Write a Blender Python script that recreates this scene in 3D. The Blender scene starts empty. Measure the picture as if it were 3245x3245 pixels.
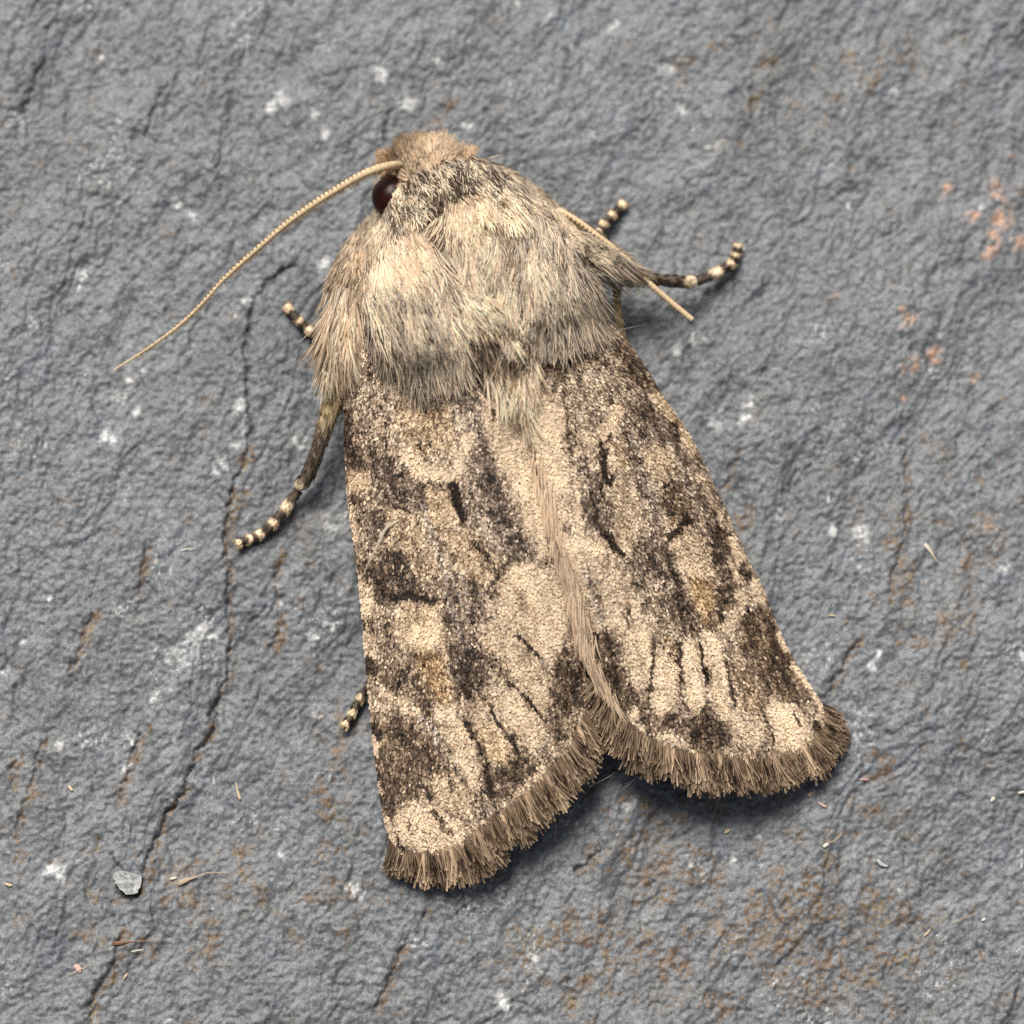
import bpy, math
import numpy as np

rng = np.random.default_rng(7)
SC = bpy.context.scene
COL = SC.collection
R = math.radians

# ------------------------------------------------------------------ camera
PX = 1e-5                      # one photo pixel on the slate = 0.01 mm
MM = 1e-3
HALF = 1622.5
DIST = 0.25
TILT_B, TILT_L = R(9.0), R(2.0)   # the camera leans in from the tail end and a little from the left
cdir = np.array([-math.sin(TILT_L), -math.sin(TILT_B), 0.0])
cdir[2] = math.sqrt(1 - cdir[0] ** 2 - cdir[1] ** 2)
CPOS = cdir * DIST
FWD = -cdir
RIGHT = np.cross(FWD, np.array([0, 1.0, 0])); RIGHT /= np.linalg.norm(RIGHT)
UP = np.cross(RIGHT, FWD)

cam_d = bpy.data.cameras.new("camera")
cam = bpy.data.objects.new("camera", cam_d)
COL.objects.link(cam)
from mathutils import Matrix, Vector
M = Matrix.Identity(4)
for i in range(3):
    M[i][0] = RIGHT[i]; M[i][1] = UP[i]; M[i][2] = cdir[i]; M[i][3] = CPOS[i]
cam.matrix_world = M
cam_d.sensor_fit = 'HORIZONTAL'
cam_d.sensor_width = 36.0
cam_d.lens = 36.0 * DIST / (2 * HALF * PX)
cam_d.clip_start = 0.005
cam_d.clip_end = 10.0
cam_d.dof.use_dof = True
cam_d.dof.focus_distance = DIST - 2.5 * MM
cam_d.dof.aperture_fstop = 38.0
SC.camera = cam

# ------------------------------------------------------------------ light
SUN_EL, SUN_AZ = R(52), R(-20)      # azimuth from image-up (+Y), negative = towards the left
world = bpy.data.worlds.new("World")
SC.world = world
world.use_nodes = True
wn = world.node_tree
bg = wn.nodes["Background"]
sky = wn.nodes.new("ShaderNodeTexSky")
sky.sky_type = 'NISHITA'
sky.sun_disc = False
sky.sun_elevation = SUN_EL
sky.sun_rotation = SUN_AZ
sky.dust_density = 4.0
sky.air_density = 1.0
sky.ozone_density = 1.0
hsv = wn.nodes.new("ShaderNodeHueSaturation")      # thin cloud: a paler, greyer sky
hsv.inputs["Saturation"].default_value = 0.35
wn.links.new(sky.outputs[0], hsv.inputs["Color"])
wn.links.new(hsv.outputs[0], bg.inputs[0])
bg.inputs[1].default_value = 0.046
sun_d = bpy.data.lights.new("sun", 'SUN')
sun_d.energy = 3.4
sun_d.angle = R(30)
sun_d.color = (1.0, 0.94, 0.845)
sun = bpy.data.objects.new("sun", sun_d)
COL.objects.link(sun)
sdir = Vector((math.sin(SUN_AZ) * math.cos(SUN_EL), math.cos(SUN_AZ) * math.cos(SUN_EL), math.sin(SUN_EL)))
sun.rotation_euler = sdir.to_track_quat('Z', 'Y').to_euler()

SC.view_settings.view_transform = 'Standard'
SC.view_settings.look = 'None'
SC.view_settings.gamma = 1.0
SC.view_settings.exposure = 0.55
SC.view_settings.use_curve_mapping = False
SC.cycles.use_denoising = False
SC.cycles.max_bounces = 10
SC.cycles.diffuse_bounces = 6
SC.cycles.transparent_max_bounces = 4


# ------------------------------------------------------------------ pixel helpers
def px2w(u, v, z=0.0):
    """photo pixel + height above the slate (mm) -> world point (m)"""
    u = np.asarray(u, float); v = np.asarray(v, float)
    z = np.broadcast_to(np.asarray(z, float), u.shape) * MM
    d = (FWD * DIST + RIGHT * ((u - HALF) * PX)[..., None] + UP * ((HALF - v) * PX)[..., None])
    k = (z - CPOS[2]) / d[..., 2]
    return CPOS + d * k[..., None]


def w2px(p):
    q = p - CPOS
    dep = q @ FWD
    return HALF + (q @ RIGHT) / dep * DIST / PX, HALF - (q @ UP) / dep * DIST / PX


# ------------------------------------------------------------------ noise
_tab = {}
def vnoise(x, y, seed=0):
    if seed not in _tab:
        _tab[seed] = np.random.default_rng(1000 + seed).random((256, 256))
    T = _tab[seed]
    xi = np.floor(x).astype(int); yi = np.floor(y).astype(int)
    fx = x - xi; fy = y - yi
    fx = fx * fx * fx * (fx * (fx * 6 - 15) + 10); fy = fy * fy * fy * (fy * (fy * 6 - 15) + 10)
    x0 = xi & 255; x1 = (xi + 1) & 255; y0 = yi & 255; y1 = (yi + 1) & 255
    return (T[x0, y0] * (1 - fx) + T[x1, y0] * fx) * (1 - fy) + (T[x0, y1] * (1 - fx) + T[x1, y1] * fx) * fy


def fbm(x, y, seed=0, octv=4, gain=0.5, lac=2.03):
    s = 0; a = 1; t = 0
    for o in range(octv):
        s = s + a * vnoise(x, y, seed + o * 17); t += a
        x = x * lac + 13.7; y = y * lac + 7.1; a *= gain
    return s / t


def sstep(a, b, x):
    t = np.clip((x - a) / (b - a), 0, 1)
    return t * t * (3 - 2 * t)


def seg_dist(u, v, pts):
    """distance to a polyline, signed side, and position along it (0..1)"""
    pts = np.asarray(pts, float)
    best = np.full(u.shape, 1e9); side = np.zeros(u.shape); along = np.zeros(u.shape)
    n = len(pts) - 1
    for i in range(n):
        a = pts[i]; b = pts[i + 1]; d = b - a; L2 = d @ d
        t = np.clip(((u - a[0]) * d[0] + (v - a[1]) * d[1]) / L2, 0, 1)
        ex = u - a[0] - t * d[0]; ey = v - a[1] - t * d[1]
        dd = np.hypot(ex, ey)
        m = dd < best
        best = np.where(m, dd, best)
        side = np.where(m, np.sign(d[0] * ey - d[1] * ex), side)
        along = np.where(m, (i + t) / n, along)
    return best, side, along


def curve(pts, n):
    """Catmull-Rom resampling by arc length"""
    P = np.asarray(pts, float)
    Q = np.vstack([2 * P[0] - P[1], P, 2 * P[-1] - P[-2]])
    out = []
    for i in range(len(P) - 1):
        p0, p1, p2, p3 = Q[i:i + 4]
        t = np.linspace(0, 1, 24, endpoint=False)[:, None]
        out.append(0.5 * (2 * p1 + (p2 - p0) * t + (2 * p0 - 5 * p1 + 4 * p2 - p3) * t ** 2 + (3 * p1 - p0 - 3 * p2 + p3) * t ** 3))
    out.append(P[-1:])
    C = np.vstack(out)
    L = np.r_[0, np.cumsum(np.linalg.norm(np.diff(C[:, :2], axis=0), axis=1))]
    s = np.linspace(0, L[-1], n)
    return np.stack([np.interp(s, L, C[:, k]) for k in range(C.shape[1])], 1)


# ------------------------------------------------------------------ mesh helpers
def mesh_obj(name, verts, faces, mat, parent=None, color=None, smooth=True, kind=None):
    """faces: (N,4) or (N,3) int array"""
    me = bpy.data.meshes.new(name)
    verts = np.ascontiguousarray(verts, dtype=np.float32)
    faces = np.ascontiguousarray(faces, dtype=np.int32)
    k = faces.shape[1]
    me.vertices.add(len(verts)); me.vertices.foreach_set("co", verts.ravel())
    me.loops.add(faces.size); me.loops.foreach_set("vertex_index", faces.ravel())
    me.polygons.add(len(faces))
    me.polygons.foreach_set("loop_start", np.arange(0, faces.size, k, dtype=np.int32))
    me.polygons.foreach_set("loop_total", np.full(len(faces), k, dtype=np.int32))
    me.update(calc_edges=True)
    me.polygons.foreach_set("use_smooth", np.full(len(faces), smooth, dtype=bool))
    if color is not None:
        at = me.color_attributes.new("Col", 'FLOAT_COLOR', 'POINT')
        c = np.ones((len(verts), 4), np.float32); c[:, :3] = color
        at.data.foreach_set("color", c.ravel())
    me.materials.append(mat)
    o = bpy.data.objects.new(name, me)
    COL.objects.link(o)
    if parent is not None:
        o.parent = parent
    if kind:
        o["kind"] = kind
    return o


def hairs(paths, rad, colr, wide=1.0, flat=1.0):
    """paths (N,K,3), rad (N,K), colr (N,K,3) -> three-sided tapering tubes"""
    N, K, _ = paths.shape
    T = np.gradient(paths, axis=1)
    T /= np.linalg.norm(T, axis=2, keepdims=True) + 1e-12
    ref = np.array([0.02, 0.03, 1.0])
    S = np.cross(T, ref); S /= np.linalg.norm(S, axis=2, keepdims=True) + 1e-9
    B = np.cross(S, T)
    V = []
    for j in range(3):
        a = math.pi / 2 + j * 2 * math.pi / 3
        V.append(paths + (S * math.cos(a) * wide + B * math.sin(a) * flat) * rad[..., None])
    V = np.stack(V, 2).reshape(-1, 3)
    C = np.repeat(colr[:, :, None, :], 3, axis=2).reshape(-1, 3)
    base = (np.arange(N)[:, None, None] * K + np.arange(K - 1)[None, :, None]) * 3
    j = np.arange(3)[None, None, :]; j2 = (j + 1) % 3
    F = np.stack([base + j, base + j2, base + 3 + j2, base + 3 + j], -1).reshape(-1, 4)
    return V, F, C


def tube(path, rad, nseg=10, flat=1.0):
    """path (K,3), rad (K,) closed-ended tube"""
    K = len(path)
    T = np.gradient(path, axis=0); T /= np.linalg.norm(T, axis=1, keepdims=True) + 1e-12
    S = np.cross(T, np.array([0.01, 0.02, 1.0])); S /= np.linalg.norm(S, axis=1, keepdims=True) + 1e-9
    B = np.cross(S, T)
    th = np.arange(nseg) * 2 * math.pi / nseg
    V = path[:, None, :] + (S[:, None, :] * np.cos(th)[None, :, None] + B[:, None, :] * np.sin(th)[None, :, None] * flat) * rad[:, None, None]
    V = V.reshape(-1, 3)
    i = np.arange(K - 1)[:, None] * nseg; j = np.arange(nseg)[None, :]; j2 = (j + 1) % nseg
    F = np.stack([i + j, i + j2, i + nseg + j2, i + nseg + j], -1).reshape(-1, 4)
    return V, F, th


# ------------------------------------------------------------------ materials
def new_mat(name):
    m = bpy.data.materials.new(name); m.use_nodes = True
    nt = m.node_tree
    return m, nt, nt.nodes["Principled BSDF"]


def col_mat(name, rough=0.6, spec=0.3, transl=0.0, noise=0.0, nscale=60000.0):
    """colour from the mesh's own pigment attribute, with a fine grain"""
    m, nt, b = new_mat(name)
    a = nt.nodes.new("ShaderNodeVertexColor"); a.layer_name = "Col"
    src = a.outputs[0]
    if noise:
        tc = nt.nodes.new("ShaderNodeTexCoord")
        nz = nt.nodes.new("ShaderNodeTexNoise"); nz.inputs["Scale"].default_value = nscale; nz.inputs["Detail"].default_value = 2
        nt.links.new(tc.outputs["Object"], nz.inputs["Vector"])
        mr = nt.nodes.new("ShaderNodeMapRange"); mr.inputs[1].default_value = 0.3; mr.inputs[2].default_value = 0.7
        mr.inputs[3].default_value = 1 - noise; mr.inputs[4].default_value = 1 + noise
        nt.links.new(nz.outputs[0], mr.inputs[0])
        mx = nt.nodes.new("ShaderNodeVectorMath"); mx.operation = 'SCALE'
        nt.links.new(src, mx.inputs[0]); nt.links.new(mr.outputs[0], mx.inputs["Scale"])
        src = mx.outputs[0]
    nt.links.new(src, b.inputs["Base Color"])
    b.inputs["Roughness"].default_value = rough
    b.inputs["Specular IOR Level"].default_value = spec
    if transl:
        tr = nt.nodes.new("ShaderNodeBsdfTranslucent")
        nt.links.new(src, tr.inputs[0])
        mix = nt.nodes.new("ShaderNodeMixShader"); mix.inputs[0].default_value = transl
        out = nt.nodes["Material Output"]
        nt.links.new(b.outputs[0], mix.inputs[1]); nt.links.new(tr.outputs[0], mix.inputs[2])
        nt.links.new(mix.outputs[0], out.inputs[0])
    return m


MAT_SCALE = col_mat("wing_scales", rough=0.55, spec=0.22, transl=0.15)
MAT_MEMB = col_mat("wing_membrane", rough=0.7, spec=0.2)
MAT_FUR = col_mat("moth_hair", rough=0.5, spec=0.3, transl=0.40)
MAT_LEG = col_mat("leg_scales", rough=0.6, spec=0.25, noise=0.35, nscale=30000)
MAT_SKIN = col_mat("moth_skin", rough=0.8, spec=0.1, noise=0.3, nscale=9000)
MAT_BIT = col_mat("loose_scale", rough=0.5, spec=0.4, transl=0.2, noise=0.2, nscale=40000)

MAT_EYE, nt, b = new_mat("compound_eye")
tc = nt.nodes.new("ShaderNodeTexCoord")
vo = nt.nodes.new("ShaderNodeTexVoronoi"); vo.inputs["Scale"].default_value = 42000
nt.links.new(tc.outputs["Object"], vo.inputs["Vector"])
bp = nt.nodes.new("ShaderNodeBump"); bp.inputs["Strength"].default_value = 0.25; bp.inputs["Distance"].default_value = 1e-5
nt.links.new(vo.outputs[0], bp.inputs["Height"])
nt.links.new(bp.outputs[0], b.inputs["Normal"])
b.inputs["Base Color"].default_value = (0.022, 0.004, 0.003, 1)
b.inputs["Roughness"].default_value = 0.30
b.inputs["Specular IOR Level"].default_value = 0.22

# ------------------------------------------------------------------ slate: shape
CRACKS = [  # (polyline in photo pixels, groove depth mm, step mm: left side higher, reach px)
    ([(969, 842), (894, 863), (838, 907), (807, 944), (789, 1025), (776, 1106), (779, 1212), (792, 1286), (798, 1361), (770, 1473), (727, 1566),
      (717, 1659), (708, 1771), (724, 1814), (720, 1907), (726, 2032), (727, 2143), (702, 2181), (680, 2237), (671, 2318), (627, 2374), (596, 2448),
      (578, 2511), (534, 2566), (509, 2616), (491, 2678), (460, 2728), (447, 2796), (438, 2833), (398, 2840), (363, 2815)], 0.10, 0.10, 150),
    ([(460, 2312), (429, 2374), (385, 2486), (373, 2554)], 0.03, 0.06, 90),
    ([(379, 2933), (373, 3026), (335, 3107), (292, 3175), (280, 3243), (250, 3330)], 0.07, 0.06, 110),
    ([(304, 1932), (261, 2019), (240, 2094), (226, 2120)], 0.06, 0.05, 80),
    ([(472, 1727), (447, 1814), (447, 1895)], 0.05, 0.04, 70),
    ([(888, 1746), (870, 1845), (888, 1970), (863, 2063)], 0.045, 0.05, 80),
    ([(52, 2400), (36, 2440), (30, 2500)], 0.04, 0.04, 60),
    ([(140, 2330), (100, 2480), (62, 2590), (40, 2660)], 0.04, 0.05, 70),
    ([(2850, 1380), (2865, 1436), (2868, 1597), (2865, 1697), (2827, 1840), (2809, 1908)], 0.05, 0.06, 90),
    ([(2728, 2014), (2660, 2132), (2610, 2219)], 0.05, 0.06, 90),
    ([(2343, 1411), (2293, 1548)], 0.04, 0.05, 70),
    ([(2372, 1600), (2350, 1680)], 0.04, 0.03, 60),
    ([(1920, 2688), (1870, 2730), (1818, 2768)], 0.06, 0.04, 70),
    ([(1362, 2864), (1345, 2921)], 0.06, 0.04, 60),
    ([(1300, 2960), (1254, 3047), (1214, 3143), (1191, 3206)], 0.06, 0.06, 90),
    ([(1812, 3041), (1795, 3126)], 0.05, 0.04, 60),
    ([(155, 161), (99, 261), (75, 360)], 0.05, 0.09, 90),
    ([(528, 248), (497, 335), (453, 435)], 0.05, 0.08, 90),
    ([(708, 466), (689, 559), (700, 600)], 0.05, 0.08, 80),
    ([(350, 760), (330, 850)], 0.05, 0.06, 80),
    ([(2380, 230), (2390, 400)], 0.05, 0.05, 80),
    ([(1240, 330), (1215, 470)], 0.06, 0.08, 90),
    ([(520, 920), (525, 1000)], 0.05, 0.04, 60),
    ([(2440, 880), (2415, 940)], 0.04, 0.05, 60),
]
def axis(inner_lo, inner_hi, step, outer, k):
    a = list(np.arange(inner_lo, inner_hi, step))
    x = inner_hi; s = step
    while x < outer:
        a.append(x); s *= k; x += s
    x = inner_lo - step; s = step
    while x > -outer:
        a.insert(0, x); s *= k; x -= s
    return np.array(a)
gx = axis(-17.5, 17.5, 0.05, 70, 1.07) * MM
gy = axis(-17.8, 18.1, 0.05, 70, 1.07) * MM
GX, GY = np.meshgrid(gx, gy)
P0 = np.stack([GX.ravel(), GY.ravel(), np.zeros(GX.size)], 1)
gu, gv = w2px(P0)


def slate_height(u, v):
    # streak frame: cleavage runs steeply, leaning to the lower left
    ca, sa = math.cos(R(20)), math.sin(R(20))
    p = u * ca + v * sa          # across the streaks
    q = -u * sa + v * ca         # along the streaks
    wx = (fbm(u / 260, v / 260, 3, 3) - 0.5) * 160
    wy = (fbm(u / 260, v / 260, 9, 3) - 0.5) * 160
    h = (fbm((p + wx) / 420, (q + wy) / 900, 21, 3) - 0.5) * 0.55
    f = fbm((p + wx) / 300, (q + wy) / 700, 31, 4) * 9
    fr = f - np.floor(f)
    h += (np.floor(f) + sstep(0.78, 1.0, fr)) * 0.050          # cleavage terraces
    h += (fbm((p + wx) / 75, (q + wy) / 150, 41, 3) - 0.5) * 0.155
    h += (fbm(p / 22, q / 30, 51, 3, 0.6) - 0.5) * 0.112
    h += (vnoise(u / 11, v / 11, 61) - 0.5) * 0.060
    r = 1 - np.abs(2 * fbm((p + wx) / 120, (q + wy) / 320, 71, 3) - 1)   # little splits
    h -= sstep(0.92, 0.99, r) * 0.030
    return h


hgt = slate_height(gu, gv)
crk = np.zeros(gu.shape)
jit_u = gu + (fbm(gu / 22, gv / 22, 81, 3) - 0.5) * 34
jit_v = gv + (fbm(gu / 22, gv / 22, 85, 3) - 0.5) * 34
for pts, dep, stp, reach in CRACKS:
    p = np.array(pts)
    sel = (gu > p[:, 0].min() - 260) & (gu < p[:, 0].max() + 260) & (gv > p[:, 1].min() - 260) & (gv < p[:, 1].max() + 260)
    d, side, al = seg_dist(jit_u[sel], jit_v[sel], pts)
    fade = sstep(0, 0.08, al) * sstep(1.0, 0.92, al) if reach < 140 else sstep(0, 0.03, al) * sstep(1.0, 0.985, al)
    near_end = 1.0 if reach < 140 else sstep(0.97, 0.88, al)
    wv = 0.35 + 1.1 * vnoise(gu[sel] / 60, gv[sel] / 60, 91)
    groove = np.exp(-(d / (6.5 * np.clip(wv, 0.5, 1.3))) ** 2) * fade * wv
    left = np.where(side > 0, 1.0, 0.0) * np.exp(-(d / reach) ** 2) * fade * near_end
    hgt[sel] += -dep * 1.5 * groove + stp * left
    crk[sel] = np.maximum(crk[sel], np.clip(groove, 0, 1))
hgt = hgt - np.median(hgt)
hgt = np.clip(hgt, -0.6, 0.45)
gverts = P0.copy(); gverts[:, 2] = hgt * MM


def ground_z(u, v):
    """slate height in mm near a photo pixel (nearest grid point)"""
    w = px2w(np.atleast_1d(np.asarray(u, float)), np.atleast_1d(np.asarray(v, float)), 0.0)
    ix = np.clip(np.searchsorted(gx, w[:, 0]), 1, len(gx) - 2); iy = np.clip(np.searchsorted(gy, w[:, 1]), 1, len(gy) - 2)
    H2 = hgt.reshape(len(gy), len(gx))
    return np.maximum.reduce([H2[np.clip(iy + a, 0, len(gy) - 1), np.clip(ix + c, 0, len(gx) - 1)] for a in (-1, 0, 1) for c in (-1, 0, 1)])


# ------------------------------------------------------------------ slate: colour of the stone itself
n1 = fbm(gu / 500, gv / 500, 101, 3); n2 = fbm(gu / 60, gv / 90, 111, 3); n3 = vnoise(gu / 12, gv / 12, 121); n4 = vnoise(gu / 7, gv / 7, 125)
val = 0.140 * (1.0 + 0.30 * (n1 - 0.5) + 0.65 * (n2 - 0.5) + 0.55 * (n3 - 0.5) + 0.60 * (n4 - 0.5))
gc = np.stack([val * 0.925, val * 0.995, val * 1.10], 1)
# warm/cool drift
wm = (fbm(gu / 150, gv / 150, 131, 3) - 0.5)
gc *= np.stack([1 + 0.10 * wm, 1 + 0.02 * wm, 1 - 0.08 * wm], 1)
WHITE = [(888, 317, 34), (860, 338, 20), (1025, 428, 18), (1031, 838, 20), (556, 640, 16), (602, 683, 16), (255, 870, 18), (248, 910, 12), (761, 1293, 30), (770, 1380, 26),
         (745, 1410, 18), (702, 1466, 28), (690, 1495, 18), (953, 1404, 22), (1056, 1647, 42), (1080, 1640, 22), (621, 2020, 60), (571, 2094, 46), (640, 1990, 30), (680, 2020, 22),
         (491, 2205, 18), (25, 2131, 26), (385, 1268, 26), (410, 1215, 18), (435, 1305, 15), (460, 1180, 14), (329, 1380, 26), (365, 1400, 18), (870, 1845, 12), (882, 1920, 14), (1037, 1988, 18),
         (994, 2019, 18), (1000, 2237, 20), (1010, 2255, 16), (165, 2755, 26), (195, 2770, 26), (416, 2411, 14), (397, 2439, 12), (382, 2482, 8), (425, 2350, 11), (894, 2712, 14), (1105, 2810, 18), (1124, 2825, 20),
         (1145, 2840, 16), (195, 2365, 26), (1692, 2921, 10), (1687, 3035, 20), (1650, 3040, 14), (1527, 3121, 12), (1590, 3160, 22), (1600, 3190, 16), (2408, 2652, 10), (2319, 2723, 16),
         (2414, 2738, 12), (2275, 1330, 22), (2245, 1340, 14), (2358, 1334, 16), (2374, 1275, 18), (2473, 1635, 16), (2635, 1678, 16), (2728, 1697, 26), (2745, 1685, 16), (3188, 1802, 20), (2784, 2070, 16), (2765, 2110, 20),
         (2622, 1591, 8), (2579, 1467, 6), (2090, 116, 14), (2435, 341, 10), (2271, 451, 18), (2240, 460, 16), (2673, 351, 8), (2838, 293, 12), (2290, 712, 8), (2690, 654, 10), (2206, 1076, 22),
         (2225, 1066, 16), (2148, 1115, 18), (2596, 1076, 14), (1641, 8, 10), (1738, 40, 16), (1937, 85, 20), (1812, 145, 10), (1208, 239, 20), (1190, 225, 12), (1763, 273, 18), (1729, 299, 10), (1874, 421, 14),
         (1385, 194, 10), (2130, 220, 14), (2150, 270, 16), (2160, 340, 18), (320, 180, 10), (960, 180, 10), (790, 130, 12), (2120, 3060, 12), (150, 1900, 12), (80, 2030, 14), (780, 950, 16), (740, 1000, 12),
         (640, 230, 10), (1000, 370, 14), (1290, 330, 30), (1480, 390, 14), (1620, 270, 10), (30, 850, 10), (2980, 2740, 6), (1960, 1660, 10), (2010, 2540, 16), (1990, 2560, 20), (2850, 2820, 7)]
fl = np.zeros(gu.shape)
for (x, y, r) in WHITE:
    sel = (np.abs(gu - x) < 3 * r + 20) & (np.abs(gv - y) < 3 * r + 20)
    dd = np.hypot((jit_u[sel] - x) * 1.15, (jit_v[sel] - y) * 0.9) / r
    fl[sel] = np.maximum(fl[sel], sstep(1.45, 0.25, dd) * (0.5 if r > 40 else 0.85 if r > 24 else 1.0))
rn = fbm(gu / 24, gv / 24, 141, 3)
fl *= (sstep(0.36, 0.60, rn) * 0.92 + 0.08) * (0.55 + 0.9 * n4)
fl = np.clip(fl, 0, 1)
sp = vnoise(gu / 9, gv / 9, 151) * vnoise(gu / 130, gv / 130, 155)
fl = np.maximum(fl, sstep(0.70, 0.80, sp) * 0.55)
fl = fl[:, None]
gc = gc * (1 - fl) + np.array([0.56, 0.57, 0.58]) * fl
# rust
dens = 0.02 + 0.55 * np.exp(-(((gu - 2520) / 520) ** 2 + ((gv - 2960) / 330) ** 2)) + 0.36 * np.exp(-(((gu - 620) / 620) ** 2 + ((gv - 2860) / 260) ** 2)) \
    + 0.28 * np.exp(-(((gu - 2950) / 260) ** 2 + ((gv - 1900) / 560) ** 2)) + 0.22 * np.exp(-(((gu - 2300) / 320) ** 2 + ((gv - 220) / 210) ** 2)) \
    + 0.45 * np.exp(-(((gu - 1050) / 130) ** 2 + ((gv - 2480) / 260) ** 2)) + 0.16 * np.exp(-(((gu - 880) / 200) ** 2 + ((gv - 1500) / 400) ** 2)) \
    + 0.2 * np.exp(-(((gu - 2900) / 330) ** 2 + ((gv - 250) / 250) ** 2)) + 0.35 * np.exp(-(((gu - 2050) / 200) ** 2 + ((gv - 2600) / 120) ** 2)) \
    + 0.55 * np.exp(-(((gu - 2770) / 60) ** 2 + ((gv - 2470) / 60) ** 2)) + 0.3 * np.exp(-(((gu - 1850) / 350) ** 2 + ((gv - 2980) / 250) ** 2))
for pts, dep, stp, reach in CRACKS[:15]:
    p = np.array(pts)
    sel = (gu > p[:, 0].min() - 90) & (gu < p[:, 0].max() + 90) & (gv > p[:, 1].min() - 90) & (gv < p[:, 1].max() + 90)
    d, side, al = seg_dist(gu[sel] - 10, gv[sel], pts)
    dens[sel] = np.maximum(dens[sel], 0.62 * np.exp(-(d / 20) ** 2) * sstep(1250, 1500, gv[sel]))
rf = fbm(gu / 60, gv / 66, 161, 5, 0.68)
rg = fbm(gu / 10, gv / 10, 171, 2)
rust = sstep(0.0, 0.16, dens * 0.56 - (0.86 - rf) * 0.85 + 0.14) * sstep(0.36, 0.62, rg) * 0.85
tone = vnoise(gu / 60, gv / 60, 181)[:, None]
rcol = np.array([0.130, 0.072, 0.036]) * (1 - tone) + np.array([0.155, 0.105, 0.052]) * tone
gc = gc * (1 - rust[:, None]) + rcol * rust[:, None] * (0.72 + 0.6 * n3[:, None])
PINK = [(3166, 599, 32), (3173, 696, 38), (3128, 780, 38), (3160, 740, 26), (3231, 760, 30), (2999, 586, 20), (3082, 683, 20), (2883, 1025, 32), (2960, 1128, 28), (2883, 1160, 28), (2860, 980, 18), (3090, 1200, 16),
        (3144, 1663, 28), (2650, 950, 16), (2870, 1260, 16), (3212, 500, 18), (3200, 640, 20)]
pk = np.zeros(gu.shape)
for (x, y, r) in PINK:
    sel = (np.abs(gu - x) < 3 * r + 20) & (np.abs(gv - y) < 3 * r + 20)
    pk[sel] = np.maximum(pk[sel], sstep(1.4, 0.3, np.hypot(jit_u[sel] - x, jit_v[sel] - y) / r))
pk = (pk * sstep(0.36, 0.56, rn) * 0.85)[:, None]
gc = gc * (1 - pk) + np.array([0.46, 0.27, 0.18]) * pk
gc = gc * (1 - 0.35 * crk[:, None]) + np.array([0.05, 0.03, 0.02]) * 0.35 * crk[:, None]   # cracks tinted a darker brown
gc = np.clip(gc, 0.01, 0.8)

MAT_SLATE, nt, b = new_mat("slate")
a = nt.nodes.new("ShaderNodeVertexColor"); a.layer_name = "Col"
tc = nt.nodes.new("ShaderNodeTexCoord")
nz = nt.nodes.new("ShaderNodeTexNoise"); nz.inputs["Scale"].default_value = 12000; nz.inputs["Detail"].default_value = 4; nz.inputs["Roughness"].default_value = 0.65
nt.links.new(tc.outputs["Object"], nz.inputs["Vector"])
mr = nt.nodes.new("ShaderNodeMapRange"); mr.inputs[1].default_value = 0.3; mr.inputs[2].default_value = 0.7; mr.inputs[3].default_value = 0.60; mr.inputs[4].default_value = 1.42
nt.links.new(nz.outputs[0], mr.inputs[0])
mx = nt.nodes.new("ShaderNodeVectorMath"); mx.operation = 'SCALE'
nt.links.new(a.outputs[0], mx.inputs[0]); nt.links.new(mr.outputs[0], mx.inputs["Scale"])
nt.links.new(mx.outputs[0], b.inputs["Base Color"])
nb = nt.nodes.new("ShaderNodeTexNoise"); nb.inputs["Scale"].default_value = 9500; nb.inputs["Detail"].default_value = 6; nb.inputs["Roughness"].default_value = 0.78
nt.links.new(tc.outputs["Object"], nb.inputs["Vector"])
bp = nt.nodes.new("ShaderNodeBump"); bp.inputs["Strength"].default_value = 0.7; bp.inputs["Distance"].default_value = 4e-5
nt.links.new(nb.outputs[0], bp.inputs["Height"]); nt.links.new(bp.outputs[0], b.inputs["Normal"])
b.inputs["Roughness"].default_value = 0.42
b.inputs["Specular IOR Level"].default_value = 0.55

nx, ny = len(gx), len(gy)
ii = (np.arange(ny - 1)[:, None] * nx + np.arange(nx - 1)[None, :]).ravel()
gf = np.stack([ii, ii + 1, ii + nx + 1, ii + nx], 1)
slate = mesh_obj("slate_ground", gverts, gf, MAT_SLATE, color=gc)
slate["kind"] = "structure"
slate["label"] = "rough blue grey slate surface with cracks and rust stains"
slate["category"] = "slate"

# ------------------------------------------------------------------ moth
moth = bpy.data.objects.new("moth", None)
moth.empty_display_size = 0.002
COL.objects.link(moth)
moth["label"] = "furry brown and cream mottled moth resting on the slate"
moth["category"] = "moth"

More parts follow.
